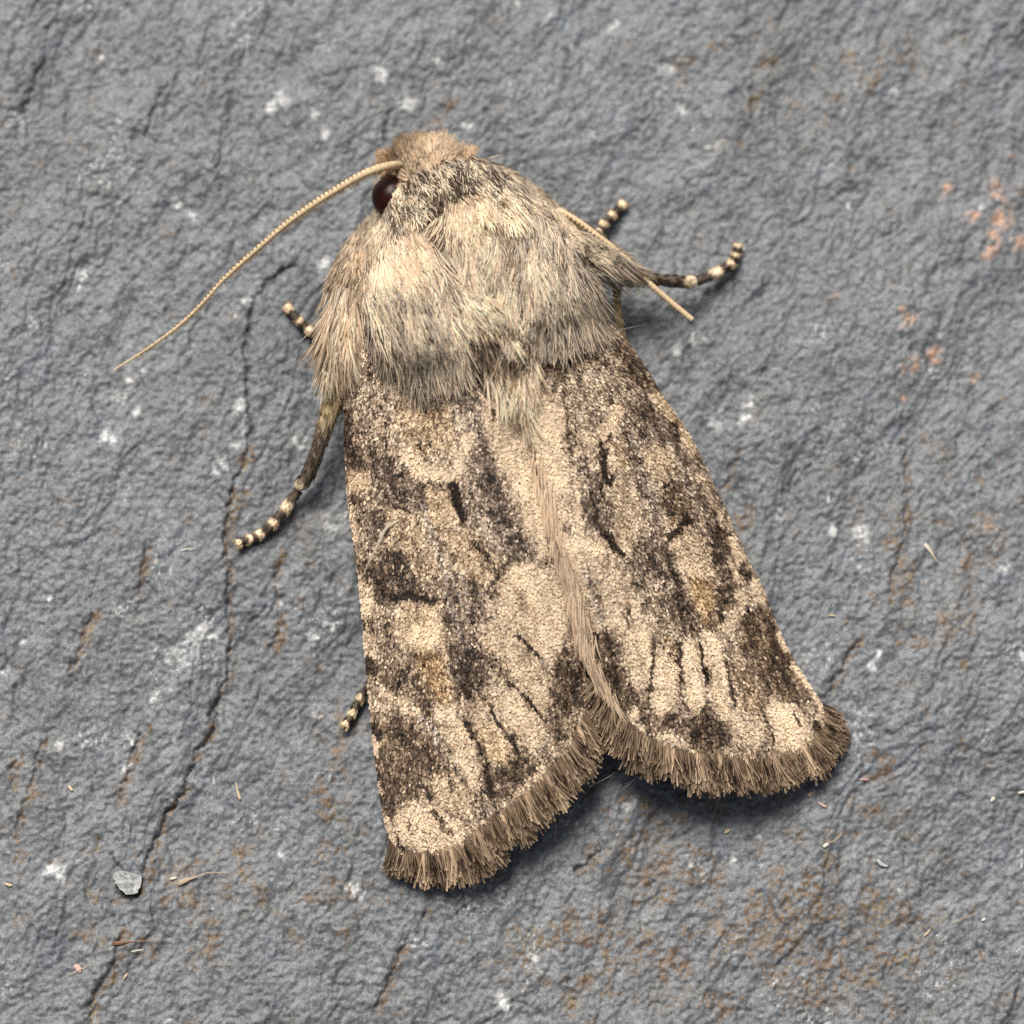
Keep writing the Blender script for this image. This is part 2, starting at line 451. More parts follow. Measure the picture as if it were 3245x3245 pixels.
# wing outlines in photo pixels ------------------------------------
WINGS = {
    'L': dict(
        C=[(1092, 960), (1084, 1050), (1084, 1150), (1088, 1243), (1092, 1411), (1100, 1562), (1122, 1730), (1142, 1898), (1159, 2100), (1176, 2301), (1196, 2469), (1223, 2620), (1262, 2706)],
        T=[(1262, 2706), (1354, 2712), (1462, 2685), (1540, 2620), (1620, 2560), (1690, 2505), (1750, 2440), (1808, 2360), (1868, 2240)],
        I=[(1520, 980), (1580, 1100), (1620, 1190), (1662, 1300), (1712, 1430), (1752, 1600), (1785, 1760), (1812, 1900), (1840, 2050), (1868, 2240)],
        zc=[(0, 2.1), (0.3, 1.7), (0.6, 1.25), (1, 0.55)], zi=[(0, 4.2), (0.25, 4.2), (0.6, 3.3), (1, 1.6)]),
    'R': dict(
        C=[(1790, 800), (1850, 880), (1895, 960), (1960, 1050), (2030, 1140), (2105, 1260), (2184, 1378), (2268, 1545), (2352, 1730), (2419, 1870), (2472, 2005), (2520, 2101), (2582, 2192), (2612, 2254), (2620, 2300)],
        T=[(2620, 2300), (2562, 2372), (2475, 2395), (2414, 2409), (2312, 2405), (2240, 2402), (2149, 2384), (2088, 2362), (2022, 2319), (1972, 2261), (1915, 2190)],
        I=[(1580, 980), (1620, 1100), (1645, 1230), (1688, 1430), (1712, 1560), (1748, 1700), (1788, 1850), (1826, 2000), (1868, 2110), (1915, 2190)],
        zc=[(0, 2.3), (0.3, 1.6), (0.6, 0.95), (1, 0.45)], zi=[(0, 4.35), (0.25, 4.4), (0.6, 3.55), (1, 1.85)]),
}
NS, NT = 240, 110


class Wing:
    def __init__(w, d):
        C = curve(d['C'], NS); I = curve(d['I'], NS); T = curve(d['T'], NT)
        s = np.linspace(0, 1, NS)[:, None, None]; t = np.linspace(0, 1, NT)[None, :, None]
        B = C[0] + (I[0] - C[0]) * np.linspace(0, 1, NT)[:, None]
        ruled = (1 - t) * C[:, None, :] + t * I[:, None, :]
        w.uv = ruled + (1 - s) * (B[None] - ((1 - t[0]) * C[0] + t[0] * I[0])[None]) + s ** 2.2 * (T[None] - ((1 - t[0]) * C[-1] + t[0] * I[-1])[None])
        sf, tf = s[..., 0], t[..., 0]
        zc = np.interp(sf, *zip(*d['zc'])); zi = np.interp(sf, *zip(*d['zi']))
        prof = np.sin(tf * math.pi / 2) ** 0.85
        pleat = np.sin(tf * 2 * math.pi * 7.3 + 2.0 * sf) * 0.055 * sstep(0.35, 0.9, sf) * sstep(0.02, 0.2, tf)
        und = (fbm(w.uv[..., 0] / 120, w.uv[..., 1] / 220, 201, 2) - 0.5) * 0.22
        w.z = zc + (zi - zc) * prof + pleat + und * sstep(0, 0.15, tf)
        w.P = px2w(w.uv[..., 0], w.uv[..., 1], w.z)

    def samp(w, A, s, t):
        x = np.clip(s, 0, 1) * (NS - 1); y = np.clip(t, 0, 1) * (NT - 1)
        i = np.minimum(x.astype(int), NS - 2); j = np.minimum(y.astype(int), NT - 2)
        fx = (x - i); fy = (y - j)
        if A.ndim == 3:
            fx = fx[:, None]; fy = fy[:, None]
        return (A[i, j] * (1 - fx) + A[i + 1, j] * fx) * (1 - fy) + (A[i, j + 1] * (1 - fx) + A[i + 1, j + 1] * fx) * fy


WL, WR = Wing(WINGS['L']), Wing(WINGS['R'])

# pigment map ------------------------------------------------------
MU0, MV0, MST = 1000, 900, 3.0
MW, MH = 570, 660
mu, mv = np.meshgrid(MU0 + np.arange(MW) * MST, MV0 + np.arange(MH) * MST)


def blur(A, sg):
    r = int(3 * sg + 1); k = np.exp(-0.5 * (np.arange(-r, r + 1) / sg) ** 2); k /= k.sum()
    A = np.apply_along_axis(lambda m: np.convolve(m, k, 'same'), 0, A)
    return np.apply_along_axis(lambda m: np.convolve(m, k, 'same'), 1, A)


def crop_apply(pts, pad, fn):
    p = np.array(pts, float)
    x0 = int(max(0, (p[:, 0].min() - pad - MU0) / MST)); x1 = int(min(MW, (p[:, 0].max() + pad - MU0) / MST + 1))
    y0 = int(max(0, (p[:, 1].min() - pad - MV0) / MST)); y1 = int(min(MH, (p[:, 1].max() + pad - MV0) / MST + 1))
    sl = (slice(y0, y1), slice(x0, x1))
    return sl, fn(mu[sl], mv[sl])


def inpoly(x, y, pts):
    m = np.zeros(x.shape, bool)
    n = len(pts)
    for i in range(n):
        xa, ya = pts[i]; xb, yb = pts[(i + 1) % n]
        if ya == yb:
            continue
        c = ((ya > y) != (yb > y)) & (x < (xb - xa) * (y - ya) / (yb - ya) + xa)
        m ^= c
    return m


class Pig:
    def __init__(w, base):
        w.L = np.full((MH, MW), base); w.O = np.zeros((MH, MW)); w.G = np.zeros((MH, MW))

    def poly(w, val, pts, soft=9, ochre=0.0, grey=0.0, a=0.92):
        sl, m = crop_apply(pts, soft * 3, lambda x, y: inpoly(x, y, pts).astype(float))
        m = blur(m, soft / MST) * a
        w.L[sl] = w.L[sl] * (1 - m) + val * m
        w.O[sl] = w.O[sl] * (1 - m) + ochre * m
        w.G[sl] = w.G[sl] * (1 - m) + grey * m

    def line(w, val, pts, width, soft=None, a=1.0, ochre=0.0, grey=0.0):
        sf = soft or width * 0.35
        sl, d = crop_apply(pts, width + sf, lambda x, y: seg_dist(x, y, pts)[0])
        m = sstep(width / 2 + sf, width / 2 - sf * 0.6, d) * a
        w.L[sl] = w.L[sl] * (1 - m) + val * m
        w.O[sl] = w.O[sl] * (1 - m) + ochre * m
        w.G[sl] = w.G[sl] * (1 - m) + grey * m


def box(x0, x1, y0, y1):
    return [(x0, y0), (x1, y0), (x1, y1), (x0, y1)]


L = Pig(0.50)
L.G[:] = 0.18
L.poly(0.50, [(1090, 1050), (1330, 1050), (1330, 1300), (1280, 1420), (1090, 1430)], 20, grey=0.35)
L.poly(0.60, [(1250, 1260), (1420, 1230), (1470, 1330), (1440, 1420), (1330, 1440), (1260, 1390)], 14, ochre=0.35)
L.poly(0.47, [(1430, 1230), (1530, 1260), (1560, 1340), (1500, 1420), (1440, 1380)], 12, grey=0.6)
L.poly(0.88, [(1545, 1150), (1590, 1170), (1640, 1270), (1690, 1400), (1740, 1560), (1760, 1700), (1730, 1760), (1690, 1740), (1640, 1620), (1595, 1500), (1560, 1400), (1535, 1300)], 12)
L.poly(0.27, [(1180, 1447), (1240, 1440), (1305, 1500), (1345, 1540), (1350, 1600), (1300, 1612), (1220, 1610), (1180, 1540)], 10, grey=0.5)
L.line(0.22, [(1105, 1300), (1108, 1380), (1118, 1440), (1140, 1480)], 38)
L.poly(0.72, [(1098, 1494), (1165, 1490), (1178, 1540), (1150, 1560), (1102, 1560)], 6, ochre=0.3)
L.line(0.18, [(1108, 1578), (1140, 1585)], 16)
L.line(0.86, [(1298, 1441), (1329, 1491), (1376, 1500), (1422, 1516), (1447, 1494), (1463, 1463), (1485, 1432), (1487, 1391)], 40)
L.poly(0.84, [(1320, 1480), (1400, 1490), (1440, 1510), (1410, 1525), (1345, 1515)], 6)
L.line(0.25, [(1340, 1526), (1380, 1532), (1415, 1533)], 9, a=0.6)
L.poly(0.36, [(1480, 1450), (1520, 1400), (1560, 1480), (1590, 1550), (1640, 1650), (1690, 1750), (1670, 1800), (1600, 1760), (1520, 1680), (1475, 1640), (1472, 1540)], 13, grey=0.55)
L.poly(0.24, [(1510, 1400), (1540, 1420), (1600, 1540), (1570, 1560), (1530, 1480)], 10, grey=0.5)
L.poly(0.62, [(1350, 1545), (1430, 1560), (1445, 1640), (1400, 1690), (1350, 1640)], 10, ochre=0.35)
L.line(0.02, [(1436, 1537), (1444, 1560), (1452, 1590), (1462, 1625), (1464, 1642)], 25, soft=6)
L.line(0.06, [(1418, 1545), (1436, 1552)], 10)
L.line(0.03, [(1506, 1150), (1512, 1175), (1526, 1212), (1546, 1248)], 20, soft=7)
L.line(0.12, [(1560, 1295), (1565, 1322)], 9)
L.poly(0.68, [(1215, 1610), (1250, 1606), (1310, 1615), (1330, 1660), (1345, 1710), (1330, 1745), (1290, 1740), (1250, 1690), (1225, 1660)], 8, ochre=0.2)
L.line(0.10, [(1249, 1605), (1298, 1609)], 9)
L.poly(0.32, [(1170, 1600), (1210, 1610), (1225, 1680), (1190, 1740), (1160, 1700)], 10, grey=0.5)
L.poly(0.19, [(1190, 1760), (1220, 1715), (1265, 1750), (1310, 1800), (1345, 1870), (1300, 1900), (1240, 1925), (1195, 1910), (1180, 1830)], 10, grey=0.2)
L.poly(0.52, [(1300, 1755), (1380, 1750), (1400, 1800), (1350, 1830), (1310, 1800)], 9, ochre=0.2)
L.poly(0.60, [(1400, 1690), (1480, 1680), (1540, 1740), (1570, 1800), (1560, 1850), (1490, 1830), (1430, 1760)], 12, ochre=0.3)
L.poly(0.40, [(1390, 1830), (1460, 1820), (1530, 1880), (1540, 1960), (1480, 1980), (1420, 1920)], 12, grey=0.5)
L.line(0.52, [(1335, 1590), (1370, 1700), (1405, 1800), (1430, 1920), (1450, 2000), (1530, 2110)], 16, grey=1.0, a=0.8)
L.line(0.14, [(1500, 1720), (1535, 1745), (1560, 1780)], 18, a=0.7)
L.line(0.07, [(1640, 1775), (1612, 1785), (1585, 1815), (1570, 1840)], 22)
L.line(0.02, [(1249, 1894), (1292, 1881), (1330, 1898), (1376, 1902)], 22, soft=7)
L.poly(0.72, [(1265, 1910), (1395, 1910), (1396, 1940), (1401, 1969), (1413, 2010), (1407, 2059), (1308, 2059), (1267, 2034), (1243, 1985), (1258, 1945)], 8, ochre=0.15)
L.poly(0.93, [(1320, 1985), (1380, 1970), (1400, 2010), (1398, 2045), (1320, 2055), (1300, 2020)], 9, ochre=0.2)
L.poly(0.14, [(1395, 1930), (1425, 1930), (1440, 1965), (1415, 1990), (1402, 1965)], 7, grey=0.4)
L.poly(0.19, [(1415, 2060), (1450, 2020), (1500, 2060), (1540, 2110), (1545, 2170), (1500, 2200), (1440, 2190), (1422, 2120)], 10, grey=0.3)
L.poly(0.30, [(1200, 2100), (1300, 2100), (1330, 2150), (1390, 2190), (1400, 2230), (1340, 2250), (1270, 2200), (1200, 2170)], 12)
L.poly(0.52, [(1308, 2065), (1405, 2060), (1412, 2130), (1428, 2215), (1400, 2228), (1365, 2180), (1330, 2120)], 9, ochre=0.95)
L.line(0.10, [(1470, 2165), (1480, 2195)], 22, ochre=0.4)
L.poly(0.90, [(1615, 1778), (1686, 1772), (1745, 1810), (1790, 1873), (1800, 1960), (1800, 2022), (1760, 2062), (1708, 2090), (1640, 2012), (1578, 1950), (1568, 1897), (1585, 1850)], 13)
L.line(0.60, [(1628, 1850), (1660, 1905), (1700, 1965)], 20, ochre=0.3, a=0.75)
L.line(0.66, [(1700, 1830), (1740, 1920), (1765, 2010)], 16, ochre=0.2, a=0.6)
L.line(0.62, [(1660, 1990), (1700, 2030), (1740, 2060)], 16, ochre=0.3, a=0.6)
L.poly(0.80, [(1534, 1975), (1580, 1955), (1640, 2010), (1700, 2090), (1745, 2150), (1750, 2230), (1705, 2265), (1640, 2180), (1590, 2110), (1545, 2050)], 9)
L.line(0.06, [(1632, 2005), (1655, 2025), (1680, 2050), (1712, 2082)], 10)
L.line(0.55, [(1712, 2082), (1745, 2120)], 10, grey=1.0)
L.poly(0.15, [(1785, 2040), (1822, 2070), (1850, 2155), (1850, 2240), (1795, 2262), (1748, 2245), (1745, 2161), (1756, 2093)], 9)
L.poly(0.80, [(1570, 2180), (1620, 2175), (1700, 2255), (1735, 2320), (1690, 2370), (1640, 2340), (1590, 2270)], 9)
L.line(0.10, [(1600, 2150), (1636, 2177), (1668, 2212), (1698, 2248), (1724, 2285)], 11)
L.poly(0.78, [(1500, 2275), (1560, 2290), (1625, 2370), (1610, 2420), (1560, 2420), (1510, 2345)], 8, ochre=0.45)
L.line(0.10, [(1552, 2230), (1565, 2267), (1583, 2295), (1605, 2326), (1645, 2388)], 11)
L.poly(0.78, [(1465, 2222), (1510, 2200), (1545, 2240), (1530, 2275), (1490, 2275)], 8)
L.poly(0.24, [(1180, 2250), (1270, 2255), (1330, 2310), (1375, 2370), (1395, 2430), (1370, 2470), (1320, 2510), (1270, 2545), (1210, 2575), (1195, 2470), (1180, 2350)], 12, ochre=0.12)
L.line(0.68, [(1205, 2180), (1245, 2201), (1288, 2232), (1330, 2262)], 24)
L.line(0.50, [(1330, 2262), (1370, 2310), (1385, 2350)], 16, grey=1.0)
L.poly(0.88, [(1395, 2230), (1440, 2225), (1470, 2290), (1500, 2380), (1525, 2480), (1495, 2495), (1455, 2430), (1412, 2330), (1385, 2270)], 8)
L.line(0.12, [(1476, 2283), (1487, 2312), (1503, 2345), (1520, 2378)], 11)
L.poly(0.72, [(1375, 2440), (1450, 2455), (1500, 2530), (1470, 2575), (1390, 2560), (1358, 2500)], 9, ochre=0.1)
L.line(0.15, [(1352, 2490), (1366, 2535)], 9)
L.poly(0.16, [(1530, 2400), (1590, 2430), (1640, 2390), (1715, 2400), (1700, 2440), (1645, 2480), (1595, 2530), (1545, 2515), (1530, 2450)], 9)
L.poly(0.42, [(1500, 2540), (1560, 2530), (1600, 2570), (1560, 2610), (1510, 2590)], 10, grey=0.4)
L.poly(0.24, [(1735, 2300), (1790, 2290), (1800, 2350), (1760, 2370)], 9)
L.line(0.70, [(1620, 2540), (1680, 2470), (1730, 2420), (1780, 2350)], 16, a=0.75)
L.poly(0.84, [(1240, 2560), (1300, 2545), (1360, 2540), (1420, 2580), (1475, 2650), (1460, 2690), (1350, 2705), (1280, 2670), (1250, 2620)], 9)
L.line(0.24, [(1372, 2568), (1395, 2600), (1428, 2645)], 14)
L.line(0.30, [(1298, 2590), (1304, 2640)], 8)
L.line(0.12, [(1252, 2660), (1285, 2700)], 14)
for val_, pts_, w_ in [(0.68, [(1108, 1612), (1118, 1660), (1128, 1705)], 26), (0.22, [(1128, 1767), (1150, 1800), (1165, 1815)], 34), (0.74, [(1143, 1845), (1155, 1890), (1162, 1938)], 36),
                       (0.26, [(1152, 1978), (1172, 1985)], 22), (0.76, [(1158, 2010), (1170, 2050), (1180, 2090)], 36), (0.08, [(1160, 2100), (1180, 2118)], 36), (0.78, [(1163, 2165), (1170, 2245)], 13),
                       (0.12, [(1180, 2310), (1200, 2325)], 30), (0.82, [(1180, 2340), (1192, 2380)], 20), (0.84, [(1198, 2480), (1208, 2508)], 16), (0.14, [(1212, 2525), (1235, 2570)], 34), (0.78, [(1222, 2592), (1235, 2650), (1250, 2690)], 22)]:
    L.line(val_, pts_, w_)

Rw = Pig(0.50)
Rw.G[:] = 0.3
Rw.poly(0.34, [(1700, 1090), (1850, 1070), (1900, 1130), (1850, 1160), (1760, 1180), (1710, 1160)], 12, ochre=0.25)
Rw.line(0.05, [(1683, 1090), (1690, 1130), (1703, 1190)], 20)
Rw.poly(0.60, [(1792, 1174), (1864, 1165), (1941, 1202), (1966, 1310), (1957, 1372), (1895, 1385), (1817, 1360), (1799, 1280)], 12, grey=0.3)
Rw.poly(0.88, [(1655, 1300), (1720, 1255), (1790, 1262), (1800, 1370), (1812, 1450), (1815, 1540), (1780, 1600), (1735, 1560), (1690, 1440)], 11)
Rw.poly(0.70, [(1720, 1560), (1800, 1580), (1830, 1650), (1780, 1680), (1745, 1650)], 12)
Rw.line(0.30, [(1782, 1230), (1798, 1380), (1812, 1470), (1830, 1560)], 8)
Rw.poly(0.25, [(1825, 1480), (1900, 1490), (1918, 1600), (1925, 1690), (1870, 1680), (1838, 1620)], 10, grey=0.4)
Rw.line(0.72, [(1818, 1480), (1832, 1600), (1842, 1690)], 12)
Rw.line(0.84, [(1955, 1300), (1930, 1340), (1912, 1378)], 36, ochre=0.15)
Rw.line(0.76, [(1835, 1365), (1885, 1400)], 28)
Rw.poly(0.70, [(1926, 1400), (1990, 1395), (2002, 1470), (1960, 1490), (1930, 1480)], 8, ochre=0.3)
Rw.line(0.01, [(1901, 1402), (1909, 1441), (1911, 1481), (1920, 1520), (1936, 1532), (1947, 1510)], 19, soft=6)
Rw.line(0.08, [(1926, 1394), (1938, 1372)], 11)
Rw.line(0.06, [(1898, 1530), (1918, 1600)], 6)
Rw.poly(0.23, [(1930, 1060), (1990, 1075), (2070, 1190), (2110, 1262), (2060, 1265), (2000, 1190), (1950, 1130)], 10)
Rw.line(0.72, [(2075, 1255), (2112, 1290), (2150, 1350), (2195, 1420)], 32, ochre=0.3)
Rw.line(0.25, [(2125, 1345), (2140, 1375)], 26)
Rw.poly(0.25, [(1985, 1265), (2060, 1290), (2130, 1370), (2180, 1460), (2230, 1560), (2200, 1570), (2130, 1480), (2060, 1400), (2000, 1340)], 11, grey=0.4)
Rw.poly(0.40, [(1975, 1350), (2035, 1400), (2050, 1500), (2110, 1620), (2080, 1680), (2030, 1560), (1990, 1450)], 12, grey=0.7)
Rw.line(0.55, [(2110, 1400), (2150, 1470), (2190, 1560)], 14, grey=1.0, a=0.7)
Rw.poly(0.70, [(2045, 1415), (2090, 1400), (2130, 1430), (2130, 1500), (2110, 1530), (2080, 1520), (2040, 1480), (2028, 1440)], 8, ochre=0.2)
Rw.line(0.08, [(2095, 1538), (2125, 1526)], 9)
Rw.poly(0.30, [(2090, 1545), (2150, 1540), (2190, 1600), (2190, 1645), (2140, 1660), (2090, 1610)], 10, ochre=0.15)
Rw.line(0.60, [(2220, 1510), (2265, 1600), (2300, 1670)], 20)
Rw.poly(0.74, [(1950, 1500), (2010, 1520), (2025, 1620), (2010, 1720), (1985, 1770), (1955, 1720), (1948, 1600)], 10)
Rw.poly(0.76, [(1750, 1700), (1850, 1695), (1920, 1725), (1965, 1760), (2005, 1850), (2040, 1930), (2070, 1960), (2060, 2040), (1970, 2000), (1900, 1985), (1850, 1990), (1825, 1900), (1785, 1800)], 11, grey=0.15)
Rw.line(0.92, [(1790, 1730), (1850, 1720), (1900, 1750)], 40)
Rw.line(0.42, [(1850, 1800), (1880, 1880), (1905, 1950)], 22, grey=0.8, a=0.6)
Rw.line(0.05, [(1914, 1686), (1940, 1715), (1966, 1756)], 20)
Rw.line(0.22, [(1775, 1672), (1800, 1672)], 16)
Rw.line(0.15, [(1990, 1930), (1980, 1985)], 10)
Rw.poly(0.36, [(2015, 1700), (2090, 1690), (2130, 1800), (2130, 1870), (2080, 1850), (2030, 1780)], 12, grey=0.5)
Rw.poly(0.46, [(1990, 1780), (2060, 1850), (2110, 1930), (2110, 1990), (2060, 1940), (2010, 1860)], 10, grey=0.3)
Rw.line(0.01, [(2117, 1700), (2140, 1690), (2158, 1672), (2180, 1650)], 20, soft=7)
Rw.poly(0.74, [(2173, 1664), (2211, 1693), (2248, 1736), (2273, 1811), (2226, 1829), (2173, 1829), (2145, 1798), (2145, 1758), (2118, 1720), (2145, 1695)], 8, ochre=0.12)
Rw.poly(0.93, [(2170, 1775), (2210, 1755), (2255, 1790), (2258, 1822), (2180, 1825)], 8, ochre=0.15)
Rw.poly(0.13, [(2105, 1742), (2140, 1750), (2142, 1790), (2122, 1800)], 7, grey=0.4)
Rw.line(0.12, [(2130, 1810), (2150, 1850)], 16, grey=0.4)
Rw.poly(0.28, [(2190, 1560), (2240, 1600), (2300, 1740), (2340, 1850), (2360, 1930), (2310, 1930), (2285, 1850), (2240, 1740)], 11, grey=0.3)
Rw.poly(0.28, [(2250, 1850), (2320, 1860), (2330, 1940), (2290, 1990), (2260, 1960)], 10)
Rw.poly(0.19, [(2100, 1880), (2150, 1865), (2190, 1900), (2205, 1980), (2185, 2015), (2150, 2000), (2120, 1940)], 9, grey=0.2)
Rw.poly(0.48, [(2180, 1830), (2250, 1830), (2262, 1900), (2248, 1960), (2255, 1980), (2225, 1970), (2195, 1900)], 8, ochre=0.95)
Rw.poly(0.10, [(2226, 1960), (2272, 1965), (2272, 1995), (2240, 2000)], 6, ochre=0.4)
for val_, pts_, w_ in [(0.15, [(2275, 1680), (2305, 1700), (2310, 1740)], 34), (0.80, [(2318, 1712), (2345, 1772)], 32), (0.66, [(2320, 1790), (2345, 1830)], 30), (0.10, [(2352, 1800), (2372, 1828)], 28),
                       (0.78, [(2390, 1845), (2415, 1900)], 24)]:
    Rw.line(val_, pts_, w_)
Rw.poly(0.19, [(2340, 1975), (2385, 1935), (2430, 1920), (2475, 2020), (2525, 2110), (2565, 2195), (2530, 2225), (2480, 2225), (2430, 2205), (2400, 2130), (2350, 2080), (2330, 2020)], 11, ochre=0.15)
Rw.line(0.74, [(2300, 1997), (2319, 1955), (2341, 1925), (2345, 1890)], 28)
Rw.poly(0.55, [(2320, 2080), (2380, 2130), (2420, 2210), (2410, 2260), (2350, 2270), (2325, 2180)], 10, ochre=0.2)
Rw.line(0.85, [(2465, 2015), (2490, 2062)], 18)
Rw.line(0.85, [(2512, 2112), (2560, 2165)], 24)
Rw.line(0.78, [(2584, 2203), (2610, 2270)], 18)
Rw.poly(0.86, [(1970, 1990), (2040, 1980), (2068, 2060), (2062, 2150), (2052, 2200), (2010, 2170), (1980, 2100)], 8)
Rw.poly(0.85, [(2075, 2065), (2130, 2070), (2150, 2150), (2155, 2240), (2120, 2272), (2070, 2255), (2062, 2170)], 8)
Rw.poly(0.88, [(2165, 2020), (2200, 2015), (2222, 2080), (2234, 2180), (2228, 2250), (2180, 2245), (2165, 2150), (2158, 2080)], 8)
Rw.poly(0.92, [(2225, 2000), (2270, 1998), (2292, 2060), (2303, 2150), (2315, 2250), (2290, 2290), (2262, 2220), (2242, 2130), (2222, 2060)], 8)
Rw.line(0.40, [(2120, 2030), (2140, 2080)], 30, ochre=0.3)
for pts_, w_ in [([(2214, 2029), (2229, 2109), (2236, 2160)], 8), ([(2158, 2028), (2153, 2090), (2160, 2152)], 10), ([(2070, 2029), (2068, 2109), (2059, 2188)], 10), ([(2301, 2090), (2312, 2145), (2327, 2246)], 9)]:
    Rw.line(0.10, pts_, w_)
Rw.poly(0.82, [(2300, 2250), (2350, 2250), (2410, 2270), (2425, 2345), (2380, 2375), (2325, 2350)], 8, grey=0.15)
Rw.poly(0.93, [(2425, 2235), (2490, 2230), (2560, 2270), (2575, 2340), (2550, 2380), (2480, 2392), (2440, 2350)], 8)
Rw.line(0.22, [(2410, 2245), (2432, 2290), (2452, 2350)], 9)
Rw.line(0.28, [(2508, 2254), (2532, 2292)], 8)
Rw.line(0.14, [(2585, 2290), (2612, 2345)], 22)
Rw.poly(0.15, [(1870, 2020), (1915, 1990), (1945, 2020), (1960, 2100), (2000, 2170), (2032, 2222), (2010, 2262), (1965, 2245), (1930, 2190), (1890, 2110)], 9)
Rw.line(0.78, [(1995, 2265), (2015, 2250)], 22)
Rw.poly(0.15, [(2225, 2240), (2250, 2228), (2282, 2280), (2312, 2330), (2300, 2365), (2240, 2392), (2180, 2355), (2160, 2300), (2190, 2270)], 8)
Rw.poly(0.26, [(2040, 2258), (2145, 2262), (2150, 2310), (2060, 2310)], 8)
Rw.line(0.78, [(2090, 2330), (2150, 2355)], 18, a=0.8)
Rw.line(0.62, [(2200, 2385), (2300, 2392), (2380, 2398)], 12, a=0.7)

RAMP_X = np.array([0, 0.12, 0.3, 0.5, 0.72, 1.0])
RAMP_C = np.array([[0.014, 0.009, 0.007], [0.048, 0.031, 0.021], [0.142, 0.097, 0.066], [0.345, 0.248, 0.166], [0.62, 0.475, 0.33], [0.92, 0.73, 0.52]])
RAMP_G = np.array([[0.015, 0.011, 0.010], [0.050, 0.036, 0.031], [0.150, 0.110, 0.090], [0.355, 0.288, 0.245], [0.62, 0.52, 0.44], [0.88, 0.77, 0.65]])
RAMP_O = np.array([[0.030, 0.014, 0.006], [0.070, 0.036, 0.016], [0.170, 0.094, 0.042], [0.42, 0.265, 0.135], [0.66, 0.46, 0.26], [0.88, 0.68, 0.44]])


def ramp(v, o, g):
    v = np.clip(v, 0, 1); o = np.clip(o, 0, 1)[:, None]; g = np.clip(g, 0, 1)[:, None]
    f = lambda A: np.stack([np.interp(v, RAMP_X, A[:, k]) for k in range(3)], 1)
    c = f(RAMP_C) * (1 - g) + f(RAMP_G) * g
    return c * (1 - o) + f(RAMP_O) * o


def pig(P, u, v, wob=9.0):
    uu = u + (fbm(u / 22, v / 22, 211, 2) - 0.5) * 2 * wob; vv = v + (fbm(u / 22, v / 22, 215, 2) - 0.5) * 2 * wob
    i = np.clip(((vv - MV0) / MST).round().astype(int), 0, MH - 1); j = np.clip(((uu - MU0) / MST).round().astype(int), 0, MW - 1)
    return P.L[i, j], P.O[i, j], P.G[i, j]


